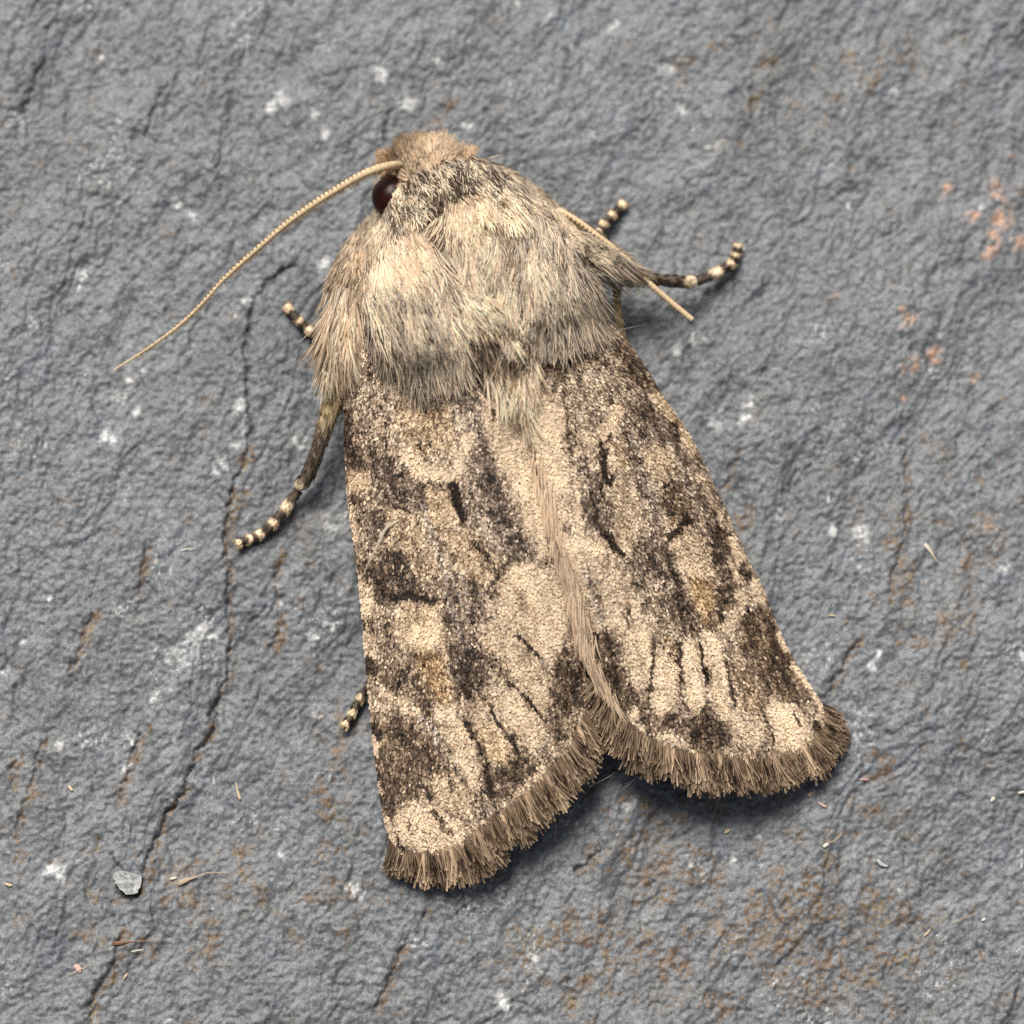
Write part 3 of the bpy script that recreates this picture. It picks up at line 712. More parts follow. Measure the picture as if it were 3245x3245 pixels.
def build_wing(W, P, name_label, seed):
    r = np.random.default_rng(seed)
    # membrane: a thin two-sided sheet
    n = NS * NT
    up = W.P.reshape(-1, 3)
    dz = np.array([0, 0, 0.035 * MM])
    l0, o0, g0 = pig(P, W.uv[..., 0].ravel(), W.uv[..., 1].ravel())
    c0 = ramp(l0 * 0.8, o0, g0)
    i = (np.arange(NS - 1)[:, None] * NT + np.arange(NT - 1)[None, :]).ravel()
    top = np.stack([i, i + 1, i + NT + 1, i + NT], 1)
    bot = top[:, ::-1] + n
    e = []
    a = np.arange(NT - 1); e.append(np.stack([a, a + n, a + 1 + n, a + 1], 1))
    b_ = (NS - 1) * NT + a; e.append(np.stack([b_, b_ + 1, b_ + 1 + n, b_ + n], 1))
    a = np.arange(NS - 1) * NT; e.append(np.stack([a, a + NT, a + NT + n, a + n], 1))
    b_ = a + NT - 1; e.append(np.stack([b_, b_ + n, b_ + NT + n, b_ + NT], 1))
    wing = mesh_obj("forewing", np.vstack([up, up - dz]), np.vstack([top, bot] + e), MAT_MEMB, moth, color=np.vstack([c0, c0 * 0.7]))
    wing["label"] = name_label
    # overlapping scales in rows
    Lc = np.hypot(*(np.diff(W.uv, axis=0)[:, NT // 2]).T).sum()
    rows = int(Lc / 5.9)
    S_, T_ = [], []
    for k in range(rows):
        s = (k + 0.5) / rows
        si = int(s * (NS - 1))
        wd = np.hypot(*(np.diff(W.uv[si], axis=0)).T).sum()
        m = int(wd / 5.3)
        t = (np.arange(m) + 0.5 + 0.5 * (k % 2)) / m
        S_.append(np.full(m, s)); T_.append(t)
    S_ = np.concatenate(S_); T_ = np.concatenate(T_)
    S_ = S_ + r.normal(0, 0.85 / rows, S_.size); T_ = np.clip(T_ + r.normal(0, 0.0045, T_.size), 0.002, 0.998)
    S_ = np.clip(S_, 0, 0.997)
    N = S_.size
    Pw = W.samp(W.P, S_, T_); uv = W.samp(W.uv, S_, T_)
    ds = W.samp(W.P, np.clip(S_ + 0.01, 0, 1), T_) - W.samp(W.P, np.clip(S_ - 0.01, 0, 1), T_)
    dt = W.samp(W.P, S_, np.clip(T_ + 0.01, 0, 1)) - W.samp(W.P, S_, np.clip(T_ - 0.01, 0, 1))
    D = ds / (np.linalg.norm(ds, axis=1, keepdims=True) + 1e-12)
    Nn = np.cross(D, dt); Nn /= np.linalg.norm(Nn, axis=1, keepdims=True) + 1e-12
    Nn *= np.sign(Nn[:, 2:3])
    Sd = np.cross(Nn, D)
    ang = r.normal(0, 0.20, N)[:, None]
    D, Sd = D * np.cos(ang) + Sd * np.sin(ang), Sd * np.cos(ang) - D * np.sin(ang)
    ln = (12.5 + r.normal(0, 2.4, N)).clip(7, 21)[:, None] * PX
    wdt = (3.4 + r.normal(0, 0.6, N)).clip(2.0, 5.2)[:, None] * PX
    lift = (2.3 + r.normal(0, 1.2, N)).clip(0.4, 6.5)[:, None] * PX
    roll = r.normal(0, 0.16, N)[:, None]
    Sd2 = Sd * np.cos(roll) + Nn * np.sin(roll)
    R0 = Pw - D * ln * 0.35 + Nn * 1.2 * PX
    vs = [R0 - Sd2 * wdt * 0.45, R0 + Sd2 * wdt * 0.45,
          R0 + D * ln * 0.6 + Nn * lift * 0.75 - Sd2 * wdt, R0 + D * ln * 0.6 + Nn * lift * 0.75 + Sd2 * wdt,
          R0 + D * ln * (1 + r.normal(0, 0.06, (N, 1))) + Nn * lift * 0.95 - Sd2 * wdt * 0.75, R0 + D * ln * (1 + r.normal(0, 0.06, (N, 1))) + Nn * lift * 0.95 + Sd2 * wdt * 0.75]
    V = np.stack(vs, 1).reshape(-1, 3)
    b6 = np.arange(N) * 6
    F = np.concatenate([np.stack([b6, b6 + 1, b6 + 3, b6 + 2], 1), np.stack([b6 + 2, b6 + 3, b6 + 5, b6 + 4], 1)])
    u, v = uv[:, 0], uv[:, 1]
    l, o, g = pig(P, u, v)
    cl = (fbm(u / 17, v / 28, 221 + seed, 3) - 0.5)
    val = l + cl * 0.46 * (0.60 + 1.05 * np.clip(1 - np.abs(l - 0.5) * 1.7, 0, 1)) + r.normal(0, 0.11, N) * (0.40 + 1.2 * np.clip(1 - np.abs(l - 0.5) * 1.6, 0, 1))
    val = val + ((fbm(T_ * 60, S_ * 8, 241 + seed, 2) - 0.5) * 0.28 + (fbm(u / 55, v / 80, 251 + seed, 2) - 0.5) * 0.24) * np.clip((l - 0.06) / 0.15, 0, 1)
    # stray scales of the other tint
    q = r.random(N)
    val = np.where((q < 0.05 * np.clip(l / 0.35, 0.35, 1)) & (l < 0.6) & (l > 0.1), val + r.uniform(0.2, 0.5, N), val)
    val = np.where((q > 0.965) & (l > 0.45), val - r.uniform(0.15, 0.45, N), val)
    g = np.clip(g + r.normal(0, 0.2, N), 0, 1)
    c = ramp(val, o + r.normal(0, 0.08, N), g)
    # each scale is coloured darker at its root end
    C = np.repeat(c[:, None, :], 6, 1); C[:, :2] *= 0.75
    sc = mesh_obj("wing_scales", V, F, MAT_SCALE, wing, color=C.reshape(-1, 3), smooth=False, kind="stuff")
    return wing


wingL = build_wing(WL, L, "left forewing, one black dash and a pale kidney mark", 11)
wingR = build_wing(WR, Rw, "right forewing overlapping the other along its hairy inner edge", 12)


def hindwing(W, lab):
    si = np.linspace(0.25, 0.93, 40); ti = np.linspace(0.12, 0.97, 24)
    S2, T2 = np.meshgrid(si, ti, indexing='ij')
    uv = W.samp(W.uv, S2.ravel(), T2.ravel()); z = W.samp(W.z, S2.ravel(), T2.ravel())
    z = np.maximum(z - 0.30 - 0.25 * T2.ravel() + 0.05 * np.sin(T2.ravel() * 40), 0.30)
    P = px2w(uv[:, 0], uv[:, 1], z)
    c = np.repeat(np.array([[0.30, 0.25, 0.20]]), len(P), 0) * (0.7 + 0.5 * fbm(uv[:, 0] / 20, uv[:, 1] / 20, 260, 2))[:, None]
    i = (np.arange(39)[:, None] * 24 + np.arange(23)[None]).ravel()
    f = np.stack([i, i + 1, i + 25, i + 24], 1)
    n = len(P)
    o = mesh_obj("hindwing", np.vstack([P, P - np.array([0, 0, 0.03 * MM])]), np.vstack([f, f[:, ::-1] + n]), MAT_MEMB, moth, color=np.vstack([c, c]))
    o["label"] = lab
    return o


hindwing(WL, "plain greyish hindwing folded under the left forewing")
hindwing(WR, "plain greyish hindwing folded under the right forewing")


# fringes ---------------------------------------------------------
def build_fringe(W, wing, n, seed, checks, wrap_c, wrap_i, droop):
    """hair scales round the outer margin; checks = params where the pale vein tufts stand"""
    r = np.random.default_rng(seed)
    t = r.random(n) * (1 + wrap_c + wrap_i) - wrap_c
    sback = np.where(t < 0, -t, np.where(t > 1, t - 1, 0))
    s0 = 1 - sback * 0.55
    tt = np.clip(t, 0, 1)
    s0 = np.clip(s0 - np.abs(r.normal(0, 0.006, n)), 0, 1)
    base = W.samp(W.uv, s0, tt); z0 = W.samp(W.z, s0, tt)
    # outward direction: away from the wing, fanned at the corners
    d = W.samp(W.uv, np.ones(n), tt) - W.samp(W.uv, np.full(n, 0.93), tt)
    d /= np.linalg.norm(d, axis=1, keepdims=True)
    tan = W.samp(W.uv, np.ones(n), np.clip(tt + 0.03, 0, 1)) - W.samp(W.uv, np.ones(n), np.clip(tt - 0.03, 0, 1))
    tan /= np.linalg.norm(tan, axis=1, keepdims=True)
    nrm = np.stack([tan[:, 1], -tan[:, 0]], 1)
    nrm *= np.sign((nrm * d).sum(1))[:, None]
    d = d * 0.5 + nrm * 0.5
    d = d - tan * (np.exp(-(tt / 0.05) ** 2) * 0.45)[:, None] + tan * (np.exp(-((1 - tt) / 0.05) ** 2) * 0.25)[:, None]
    clump = np.round(tt * 95 + r.normal(0, 0.25, n))
    cj = np.random.default_rng(seed + 5).normal(0, 1, 400)
    ang = r.normal(0, 0.10, n) + cj[(clump.astype(int) + 20) % 400] * 0.13
    d = np.stack([d[:, 0] * np.cos(ang) - d[:, 1] * np.sin(ang), d[:, 0] * np.sin(ang) + d[:, 1] * np.cos(ang)], 1)
    d /= np.linalg.norm(d, axis=1, keepdims=True)
    fine = r.random(n) < 0.16                      # thin pale hairs lying over broad brown scales
    ci = clump.astype(int)
    ln = np.where(fine, r.uniform(55, 112, n), r.uniform(70, 112, n)) + cj[(ci + 60) % 400] * 15 + cj[(np.round(tt * 230).astype(int) + 130) % 400] * 7
    ln *= 1 - 0.34 * np.exp(-(tt / 0.10) ** 2) - 0.25 * np.exp(-((1 - tt) / 0.06) ** 2)
    K = 5
    tau = np.linspace(0, 1, K)
    bend = r.normal(0, 0.07, n)[:, None]
    uu = base[:, 0:1] + ln[:, None] * (d[:, 0:1] * tau - d[:, 1:2] * bend * tau ** 2); vv = base[:, 1:2] + ln[:, None] * (d[:, 1:2] * tau + d[:, 0:1] * bend * tau ** 2)
    zz = z0[:, None] + np.where(fine, 0.05, -0.03)[:, None] + (tau * 0.08 * r.normal(0, 1, (n, 1))) - droop * tau ** 1.3 * (ln[:, None] / 100)
    zz = np.maximum(zz, 0.12)
    P = px2w(uu, vv, zz)
    rad = np.where(fine[:, None], np.array([0.9, 1.0, 1.0, 1.1, 0.8])[None], np.array([1.4, 1.9, 2.3, 2.7, 2.0])[None]) * PX * r.uniform(0.75, 1.3, (n, 1))
    pale = np.zeros(n)
    for c_ in checks:
        pale = np.maximum(pale, np.exp(-((tt - c_) / 0.0085) ** 2))
    base_l = np.where(fine, 0.46, 0.12) + 0.09 * cj[(ci + 90) % 400] + 0.42 * pale + r.normal(0, 0.09, n)
    prof = np.where(fine[:, None], np.array([-0.05, 0.0, 0.0, 0.02, 0.05])[None], np.array([-0.08, -0.02, 0.0, 0.06, 0.40])[None])
    LV = base_l[:, None] + prof
    cc = ramp(LV.ravel(), np.full(LV.size, 0.18), np.full(LV.size, 0.15)).reshape(n, K, 3)
    V, F, C = hairs(P, rad, cc, 1.3, 0.4)
    return mesh_obj("wing_fringe", V, F, MAT_FUR, wing, color=C, kind="stuff", smooth=False)


build_fringe(WL, wingL, 6800, 31, [0.10, 0.21, 0.33, 0.45, 0.57, 0.68, 0.79, 0.90], 0.03, 0.12, 0.22)
build_fringe(WR, wingR, 6800, 32, [0.13, 0.25, 0.36, 0.46, 0.545, 0.64, 0.75, 0.88], 0.05, 0.05, 0.22)


# long hairs on the inner edge of the right wing -------------------
def margin_hair(W, wing, s0, s1, n, seed, side, length, off):
    r = np.random.default_rng(seed)
    s = s0 + (s1 - s0) * r.random(n) ** 0.6; t = 1 - np.abs(r.normal(0, 0.045, n))
    base = W.samp(W.uv, s, t); z0 = W.samp(W.z, s, t)
    d = W.samp(W.uv, np.clip(s + 0.03, 0, 1), np.ones(n)) - W.samp(W.uv, np.clip(s - 0.03, 0, 1), np.ones(n))
    d /= np.linalg.norm(d, axis=1, keepdims=True)
    cl = fbm(s * 90, t * 6, seed, 2) - 0.5
    ang = side * (0.10 + 0.16 * r.random(n)) + cl * 0.5
    d = np.stack([d[:, 0] * np.cos(ang) - d[:, 1] * np.sin(ang), d[:, 0] * np.sin(ang) + d[:, 1] * np.cos(ang)], 1)
    ln = length * r.uniform(0.6, 1.25, n)
    K = 5; tau = np.linspace(0, 1, K)
    bend = -side * r.uniform(0.0, 0.18, n)[:, None]
    uu = base[:, 0:1] + ln[:, None] * (d[:, 0:1] * tau - d[:, 1:2] * bend * tau ** 2); vv = base[:, 1:2] + ln[:, None] * (d[:, 1:2] * tau + d[:, 0:1] * bend * tau ** 2)
    se = np.clip(s + ln / 1350, 0, 1)
    z1 = W.samp(W.z, se, np.ones(n))
    zz = z0[:, None] * (1 - tau) + z1[:, None] * tau + off * np.sin(tau * 2.2) + 0.03 + r.normal(0, 0.03, (n, 1))
    P = px2w(uu, vv, zz)
    rad = np.array([1.3, 1.5, 1.4, 1.1, 0.5])[None] * PX * r.uniform(0.8, 1.2, (n, 1))
    l = 0.90 + 0.9 * cl + r.normal(0, 0.17, n)
    cc = ramp(np.repeat(l, K) + np.tile([-0.1, 0, 0.02, 0.03, 0.0], n), np.full(n * K, 0.12), np.full(n * K, 0.45)).reshape(n, K, 3)
    V, F, C = hairs(P, rad, cc, 1.3, 0.4)
    return mesh_obj("margin_hair", V, F, MAT_FUR, wing, color=C, kind="stuff", smooth=False)


margin_hair(WR, wingR, 0.36, 0.99, 1200, 41, 1, 75, 0.04)
margin_hair(WL, wingL, 0.05, 0.22, 420, 42, 1, 120, 0.10)

# ------------------------------------------------------------------ body
O_ = np.array([1500.0, 880.0]); AX = np.array([0.30, 0.954]); BX = np.array([0.954, -0.30])
KA = np.array([-470, -440, -400, -330, -240, -150, 0, 150, 280, 400, 600, 1000, 1350])
KT = np.array([1.5, 1.9, 2.4, 2.9, 3.5, 4.3, 5.0, 5.0, 4.7, 4.35, 3.7, 2.9, 1.6])
KW = np.array([60, 105, 135, 170, 245, 318, 395, 420, 400, 370, 300, 250, 150])


def lump(u, v, pts, w):
    return np.exp(-(seg_dist(u, v, pts)[0] / w) ** 2)


def Hfur(u, v):
    a = (u - O_[0]) * AX[0] + (v - O_[1]) * AX[1]; b_ = (u - O_[0]) * BX[0] + (v - O_[1]) * BX[1]
    top = np.interp(a, KA, KT); hw = np.interp(a, KA, KW)
    q = np.clip(1 - (b_ / hw) ** 2, 0, 1) ** 0.55
    h = 1.5 + (top - 1.5) * q
    h += 0.42 * lump(u, v, [(1235, 790), (1260, 900), (1290, 1020), (1320, 1120)], 85)      # left tegula
    h += 0.34 * lump(u, v, [(1700, 700), (1735, 820), (1750, 960)], 75)                       # right tegula
    h += 0.25 * lump(u, v, [(1470, 700), (1510, 820), (1540, 930)], 70)                       # middle crest
    h -= 0.62 * lump(u, v, [(1390, 720), (1415, 820), (1440, 930), (1455, 1050)], 38)
    h -= 0.75 * lump(u, v, [(1605, 665), (1610, 760), (1632, 880), (1660, 980)], 34)
    h += 0.45 * lump(u, v, [(1400, 640), (1470, 610), (1550, 605), (1620, 640)], 30)          # collar ruffle
    h += 0.35 * lump(u, v, [(1250, 630), (1330, 590), (1420, 550), (1540, 530)], 34)          # collar stands above the head
    hw_ = wing_z(u, v)
    k = sstep(170, 330, a) * (hw_ > 0)
    return h * (1 - k) + (hw_ + 0.10) * k


_wr = np.zeros((420, 360))          # wing height looked up by photo pixel (5 px cells)
for W_w in (WL, WR):
    iu = ((W_w.uv[..., 0] - 1000) / 5).astype(int); iv = ((W_w.uv[..., 1] - 750) / 5).astype(int)
    ok = (iu >= 0) & (iu < 360) & (iv >= 0) & (iv < 420)
    for du in (0, 1):
        for dv in (0, 1):
            np.maximum.at(_wr, (np.clip(iv[ok] + dv, 0, 419), np.clip(iu[ok] + du, 0, 359)), W_w.z[ok])


def wing_z(u, v):
    return _wr[np.clip(((v - 750) / 5).astype(int), 0, 419), np.clip(((u - 1000) / 5).astype(int), 0, 359)]


# body: one lofted skin under the fur (head, thorax, abdomen)
ra = np.linspace(-465, 1345, 90); nth = 36
th = np.arange(nth) * 2 * math.pi / nth
bv, bc = [], []
for a in ra:
    top = np.interp(a, KA, KT) - 0.5; hw = max(20, np.interp(a, KA, KW) - 55)
    if a > 420:
        top = min(top, np.interp(a, [420, 700, 1000, 1350], [3.4, 2.8, 2.1, 1.0])); hw = min(hw, np.interp(a, [420, 700, 1000, 1350], [250, 210, 170, 60]))
    if a < -430:
        hw *= max(0.25, (a + 480) / 50)
    low = np.interp(a, [-465, -300, 0, 500, 1350], [1.2, 0.9, 0.7, 0.7, 0.6])
    zc, zh = (top + low) / 2, (top - low) / 2
    cu = O_[0] + AX[0] * a; cv = O_[1] + AX[1] * a
    b_ = np.cos(th) * hw
    bv.append(px2w(cu + BX[0] * b_, cv + BX[1] * b_, zc + zh * np.sin(th)))
    base = np.array([0.22, 0.165, 0.11]) if a < 400 else np.array([0.2, 0.16, 0.12])
    bc.append(np.repeat(base[None], nth, 0))
bv = np.concatenate(bv); bc = np.concatenate(bc)
i = np.arange(len(ra) - 1)[:, None] * nth; j = np.arange(nth)[None]; j2 = (j + 1) % nth
bf = np.stack([i + j, i + nth + j, i + nth + j2, i + j2], -1).reshape(-1, 4)
# end caps
e0 = len(bv); bv = np.vstack([bv, bv[:nth].mean(0), bv[-nth:].mean(0)]); bc = np.vstack([bc, bc[0], bc[-1]])
jj = np.arange(0, nth, 2)
cap1 = np.stack([np.full(jj.size, e0), jj, (jj + 1) % nth, (jj + 2) % nth], 1)
o2 = (len(ra) - 1) * nth
cap2 = np.stack([np.full(jj.size, e0 + 1), o2 + (jj + 2) % nth, o2 + (jj + 1) % nth, o2 + jj], 1)
body = mesh_obj("body", bv, np.vstack([bf, cap1, cap2]), MAT_SKIN, moth, color=bc)

CREAM = (0.88, 0.755, 0.60); PALE = (0.77, 0.65, 0.505); TAN = (0.66, 0.51, 0.355); GREY = (0.51, 0.445, 0.375); BROWN = (0.27, 0.20, 0.145); DARK = (0.10, 0.072, 0.052); OLIVE = (0.53, 0.425, 0.30)
fur_stats = []


def fur(name, poly, n, guides, length, pal, seed, lift=(0.05, 0.35), rad=2.05, root_sink=0.22, curl=0.10, clump=0.35, clump_px=34, z_abs=None, tipshade=0.0, K=5, endz=None, spread=0.10, wisp=(26, 60), gather=0.6):
    """hairs rooted inside a photo-pixel polygon, combed along interpolated guides (u,v,du,dv)"""
    r = np.random.default_rng(seed)
    n = int(n * 1.4)
    P = np.array(poly, float)
    pts = []
    cnt = 0
    while cnt < n:
        q = np.stack([r.uniform(P[:, 0].min(), P[:, 0].max(), 4 * n), r.uniform(P[:, 1].min(), P[:, 1].max(), 4 * n)], 1)
        q = q[inpoly(q[:, 0], q[:, 1], poly)]
        pts.append(q); cnt += len(q)
    q = np.concatenate(pts)[:n]
    u, v = q[:, 0], q[:, 1]
    G = np.array(guides, float)
    gd = G[:, 2:4] / np.linalg.norm(G[:, 2:4], axis=1, keepdims=True)
    w = 1 / ((u[:, None] - G[None, :, 0]) ** 2 + (v[:, None] - G[None, :, 1]) ** 2 + 900.0) ** 1.5
    d = (w @ gd) / w.sum(1, keepdims=True)
    d /= np.linalg.norm(d, axis=1, keepdims=True) + 1e-9
    ang = (fbm(u / clump_px, v / clump_px, 300 + seed, 2) - 0.5) * 2 * clump + r.normal(0, spread, n)
    d = np.stack([d[:, 0] * np.cos(ang) - d[:, 1] * np.sin(ang), d[:, 0] * np.sin(ang) + d[:, 1] * np.cos(ang)], 1)
    ln = (length[0] + (length[1] * 1.2 - length[0]) * r.random(n) ** 1.5) * (0.8 + 0.4 * fbm(u / 50, v / 50, 330 + seed, 2))
    tau = np.linspace(0, 1, K)
    bend = r.normal(0, curl, n)[:, None]
    uu = u[:, None] + ln[:, None] * (d[:, 0:1] * tau - d[:, 1:2] * bend * tau ** 2)
    vv = v[:, None] + ln[:, None] * (d[:, 1:2] * tau + d[:, 0:1] * bend * tau ** 2)
    # hairs gather into wisps: tips drawn towards a shared point
    cx, cy = np.floor(u / wisp[0]), np.floor((v + 0.4 * u) / wisp[1])
    hsh = ((cx * 73 + cy * 151 + seed * 37) % 4093).astype(int)
    jr = np.random.default_rng(77).random((4093, 4))
    cu_ = (cx + 0.2 + 0.6 * jr[hsh, 0]) * wisp[0]; cv_ = (cy + 0.2 + 0.6 * jr[hsh, 1]) * wisp[1] - 0.4 * u
    pull = gather * (0.5 + jr[hsh, 2])[:, None] * tau ** 1.4
    uu = uu - (u - cu_)[:, None] * pull
    vv = vv - (v - cv_)[:, None] * pull * 0.6
    wl = (jr[hsh, 3] - 0.5)
    lf = r.uniform(lift[0], lift[1], n)[:, None] + wl[:, None] * 0.22 + (fbm(u / clump_px, v / clump_px, 360 + seed, 2)[:, None] - 0.5) * 0.35 * (lift[1] - lift[0] + 0.2)
    if z_abs is None:
        h = Hfur(uu, vv)
        if endz is not None:
            h = np.maximum(h, endz)
        zz = h - root_sink * (1 - tau) ** 1.5 + lf * np.sin(np.minimum(tau * 1.9, math.pi * 0.62))
        zs = zz.copy()
        for k in range(1, K - 1):
            zz[:, k] = 0.25 * zs[:, k - 1] + 0.5 * zs[:, k] + 0.25 * zs[:, k + 1]
    else:
        zr, zt = z_abs
        zz = zr + (zt - zr) * tau[None] + lf * np.sin(tau * 2.4) + r.normal(0, 0.05, (n, 1))
    Pw = px2w(uu, vv, zz)
    prof = np.interp(tau, [0, 0.3, 0.8, 1], [0.9, 1.0, 0.7, 0.22])
    rr = prof[None] * rad * PX * r.uniform(0.7, 1.25, (n, 1))
    cols = np.array([p[0] for p in pal]); wt = np.array([p[1] for p in pal], float); wt /= wt.sum()
    # neighbouring hairs share tint: noise picks along the palette
    qn = np.clip(0.5 + (fbm(u / 40, v / 40, 390 + seed, 2) - 0.5) * 1.3 + r.normal(0, 0.28, n), 0.0, 0.999)
    idx = np.searchsorted(np.cumsum(wt), qn).clip(0, len(wt) - 1)
    c = cols[idx] * r.uniform(0.82, 1.18, (n, 1)) * (1 + 0.30 * wl[:, None])
    cc = np.repeat(c[:, None, :], K, 1)
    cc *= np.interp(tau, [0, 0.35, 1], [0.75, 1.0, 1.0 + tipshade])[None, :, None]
    V, F, C = hairs(Pw, rr, np.clip(cc, 0.01, 0.92), 1.35, 0.35)
    return mesh_obj(name, V, F, MAT_FUR, body, color=C, kind="stuff", smooth=False)


# undercoat over the whole thorax
fur("undercoat", [(1235, 600), (1330, 560), (1450, 520), (1600, 545), (1750, 650), (1830, 760), (1870, 900), (1840, 1000), (1700, 1040), (1560, 1060), (1420, 1090), (1240, 1080), (1110, 1000), (1065, 880), (1110, 740), (1180, 650)],
    5200, [(1200, 800, 0.1, 1), (1300, 900, 0.35, 1), (1500, 700, 0.2, 1), (1550, 900, 0.25, 1), (1750, 750, 0.25, 1), (1800, 900, 0.3, 1), (1100, 900, -0.1, 1)], (70, 130), [(BROWN, 1), (GREY, 2), (PALE, 2)], 1, lift=(0, 0.15), root_sink=0.35)
# metathorax tuft
fur("rear_tuft", [(1530, 985), (1600, 960), (1690, 985), (1690, 1040), (1640, 1070), (1560, 1080), (1500, 1050)], 1100, [(1540, 1000, 0.35, 1), (1600, 1000, 0.15, 1), (1680, 1000, -0.1, 1)], (70, 130), [(DARK, 0.6), (BROWN, 2), (TAN, 1.6), (CREAM, 1.2)], 2, lift=(0.1, 0.5), clump=0.5)
fur("rear_tuft", [(1560, 1030), (1612, 1035), (1625, 1060), (1570, 1065)], 260, [(1590, 1040, 0.3, 1)], (60, 90), [(CREAM, 3), (PALE, 1)], 3, lift=(0.3, 0.55), clump=0.25)
fur("dorsal_hair", [(1500, 1080), (1560, 1090), (1620, 1180), (1650, 1250), (1600, 1220), (1540, 1160)], 800, [(1520, 1100, 0.6, 1), (1620, 1200, 0.35, 1)], (80, 150), [(BROWN, 0.6), (TAN, 1), (CREAM, 3)], 4, lift=(0.0, 0.15), z_abs=(4.25, 4.3), clump=0.2)
fur("dorsal_hair", [(1625, 1080), (1690, 1060), (1690, 1160), (1650, 1230)], 600, [(1650, 1100, 0.0, 1), (1680, 1100, 0.1, 1)], (80, 150), [(BROWN, 0.8), (TAN, 2), (CREAM, 2)], 5, lift=(0.0, 0.15), z_abs=(4.35, 4.45), clump=0.2)
# left shoulder skirt hanging past the wing base
fur("shoulder_tuft", [(1060, 900), (1120, 920), (1135, 1000), (1120, 1060), (1060, 1080), (1040, 1000)], 1500, [(1060, 950, -0.25, 1), (1120, 950, -0.12, 1), (1060, 1080, -0.02, 1), (1110, 1060, 0.0, 1)], (90, 165), [(BROWN, 0.7), (OLIVE, 1.6), (TAN, 1.6), (PALE, 2.2), (CREAM, 1)], 6, lift=(0.0, 0.35), z_abs=(2.5, 2.2), clump=0.22, rad=2.2)
fur("shoulder_tuft", [(1020, 1060), (1110, 1040), (1110, 1110), (1030, 1130)], 420, [(1040, 1090, -0.02, 1), (1100, 1080, 0.12, 1)], (90, 150), [(OLIVE, 1), (TAN, 1), (PALE, 2), (CREAM, 1)], 7, lift=(0.0, 0.3), z_abs=(2.3, 2.0), clump=0.2, rad=2.2)
# left flank
fur("flank_fur", [(1120, 740), (1180, 720), (1190, 840), (1150, 930), (1080, 930), (1062, 850), (1085, 780)], 2000, [(1100, 780, -0.45, 1), (1160, 760, -0.1, 1), (1080, 900, -0.25, 1), (1160, 900, -0.05, 1)], (60, 120), [(BROWN, 0.6), (OLIVE, 1.6), (TAN, 2.2), (PALE, 1.4)], 8, lift=(0.05, 0.4))
fur("flank_fur", [(1178, 690), (1205, 650), (1240, 600), (1280, 610), (1250, 680), (1200, 750), (1130, 790), (1090, 810), (1115, 740)], 1800, [(1240, 630, -0.15, 1), (1190, 690, -0.25, 1), (1120, 770, -0.35, 1)], (45, 90), [(BROWN, 0.8), (GREY, 1.3), (OLIVE, 1.4), (PALE, 1.5)], 9, lift=(0.05, 0.3))
# centre crest
fur("crest_fur", [(1400, 640), (1480, 630), (1590, 640), (1610, 740), (1630, 880), (1600, 960), (1530, 960), (1470, 900), (1420, 800)], 3600, [(1420, 680, 0.25, 1), (1500, 700, 0.18, 1), (1580, 700, 0.12, 1), (1500, 880, 0.30, 1), (1570, 900, 0.15, 1)], (80, 150), [(BROWN, 0.5), (GREY, 1), (PALE, 2.4), (CREAM, 2.6)], 10, lift=(0.05, 0.35), clump=0.42)
fur("crest_fur", [(1440, 900), (1530, 900), (1560, 950), (1520, 1000), (1450, 980)], 700, [(1470, 930, 0.45, 1), (1530, 930, 0.3, 1)], (60, 110), [(GREY, 1), (PALE, 2), (CREAM, 3)], 11, lift=(0.2, 0.5), clump=0.4)
# left tegula
fur("tegula_fur", [(1160, 740), (1250, 700), (1340, 700), (1400, 760), (1430, 880), (1450, 1010), (1400, 1060), (1300, 1080), (1220, 1040), (1150, 960), (1140, 840)], 5200,
    [(1180, 780, 0.05, 1), (1270, 760, 0.28, 1), (1370, 760, 0.42, 1), (1200, 950, 0.22, 1), (1300, 920, 0.36, 1), (1400, 950, 0.30, 1), (1260, 1050, 0.25, 1), (1380, 1050, 0.22, 1)], (100, 185), [(DARK, 0.3), (BROWN, 1.0), (GREY, 1.9), (PALE, 2.2), (CREAM, 1.6)], 12, lift=(0.05, 0.45), clump=0.26)
fur("tegula_fur", [(1180, 730), (1260, 700), (1340, 720), (1350, 800), (1260, 830), (1180, 820)], 1700, [(1200, 760, 0.1, 1), (1270, 750, 0.3, 1), (1340, 760, 0.45, 1)], (80, 140), [(TAN, 0.6), (PALE, 1.6), (CREAM, 3.2)], 13, lift=(0.15, 0.5), clump=0.25)
fur("tegula_fur", [(1230, 1010), (1330, 1020), (1430, 1000), (1470, 1040), (1400, 1090), (1290, 1120), (1240, 1080)], 1500, [(1260, 1050, 0.22, 1), (1350, 1060, 0.25, 1), (1440, 1030, 0.2, 1)], (90, 165), [(DARK, 0.2), (BROWN, 0.7), (GREY, 2.0), (PALE, 2.6), (CREAM, 0.8)], 14, lift=(0.05, 0.35), clump=0.3)
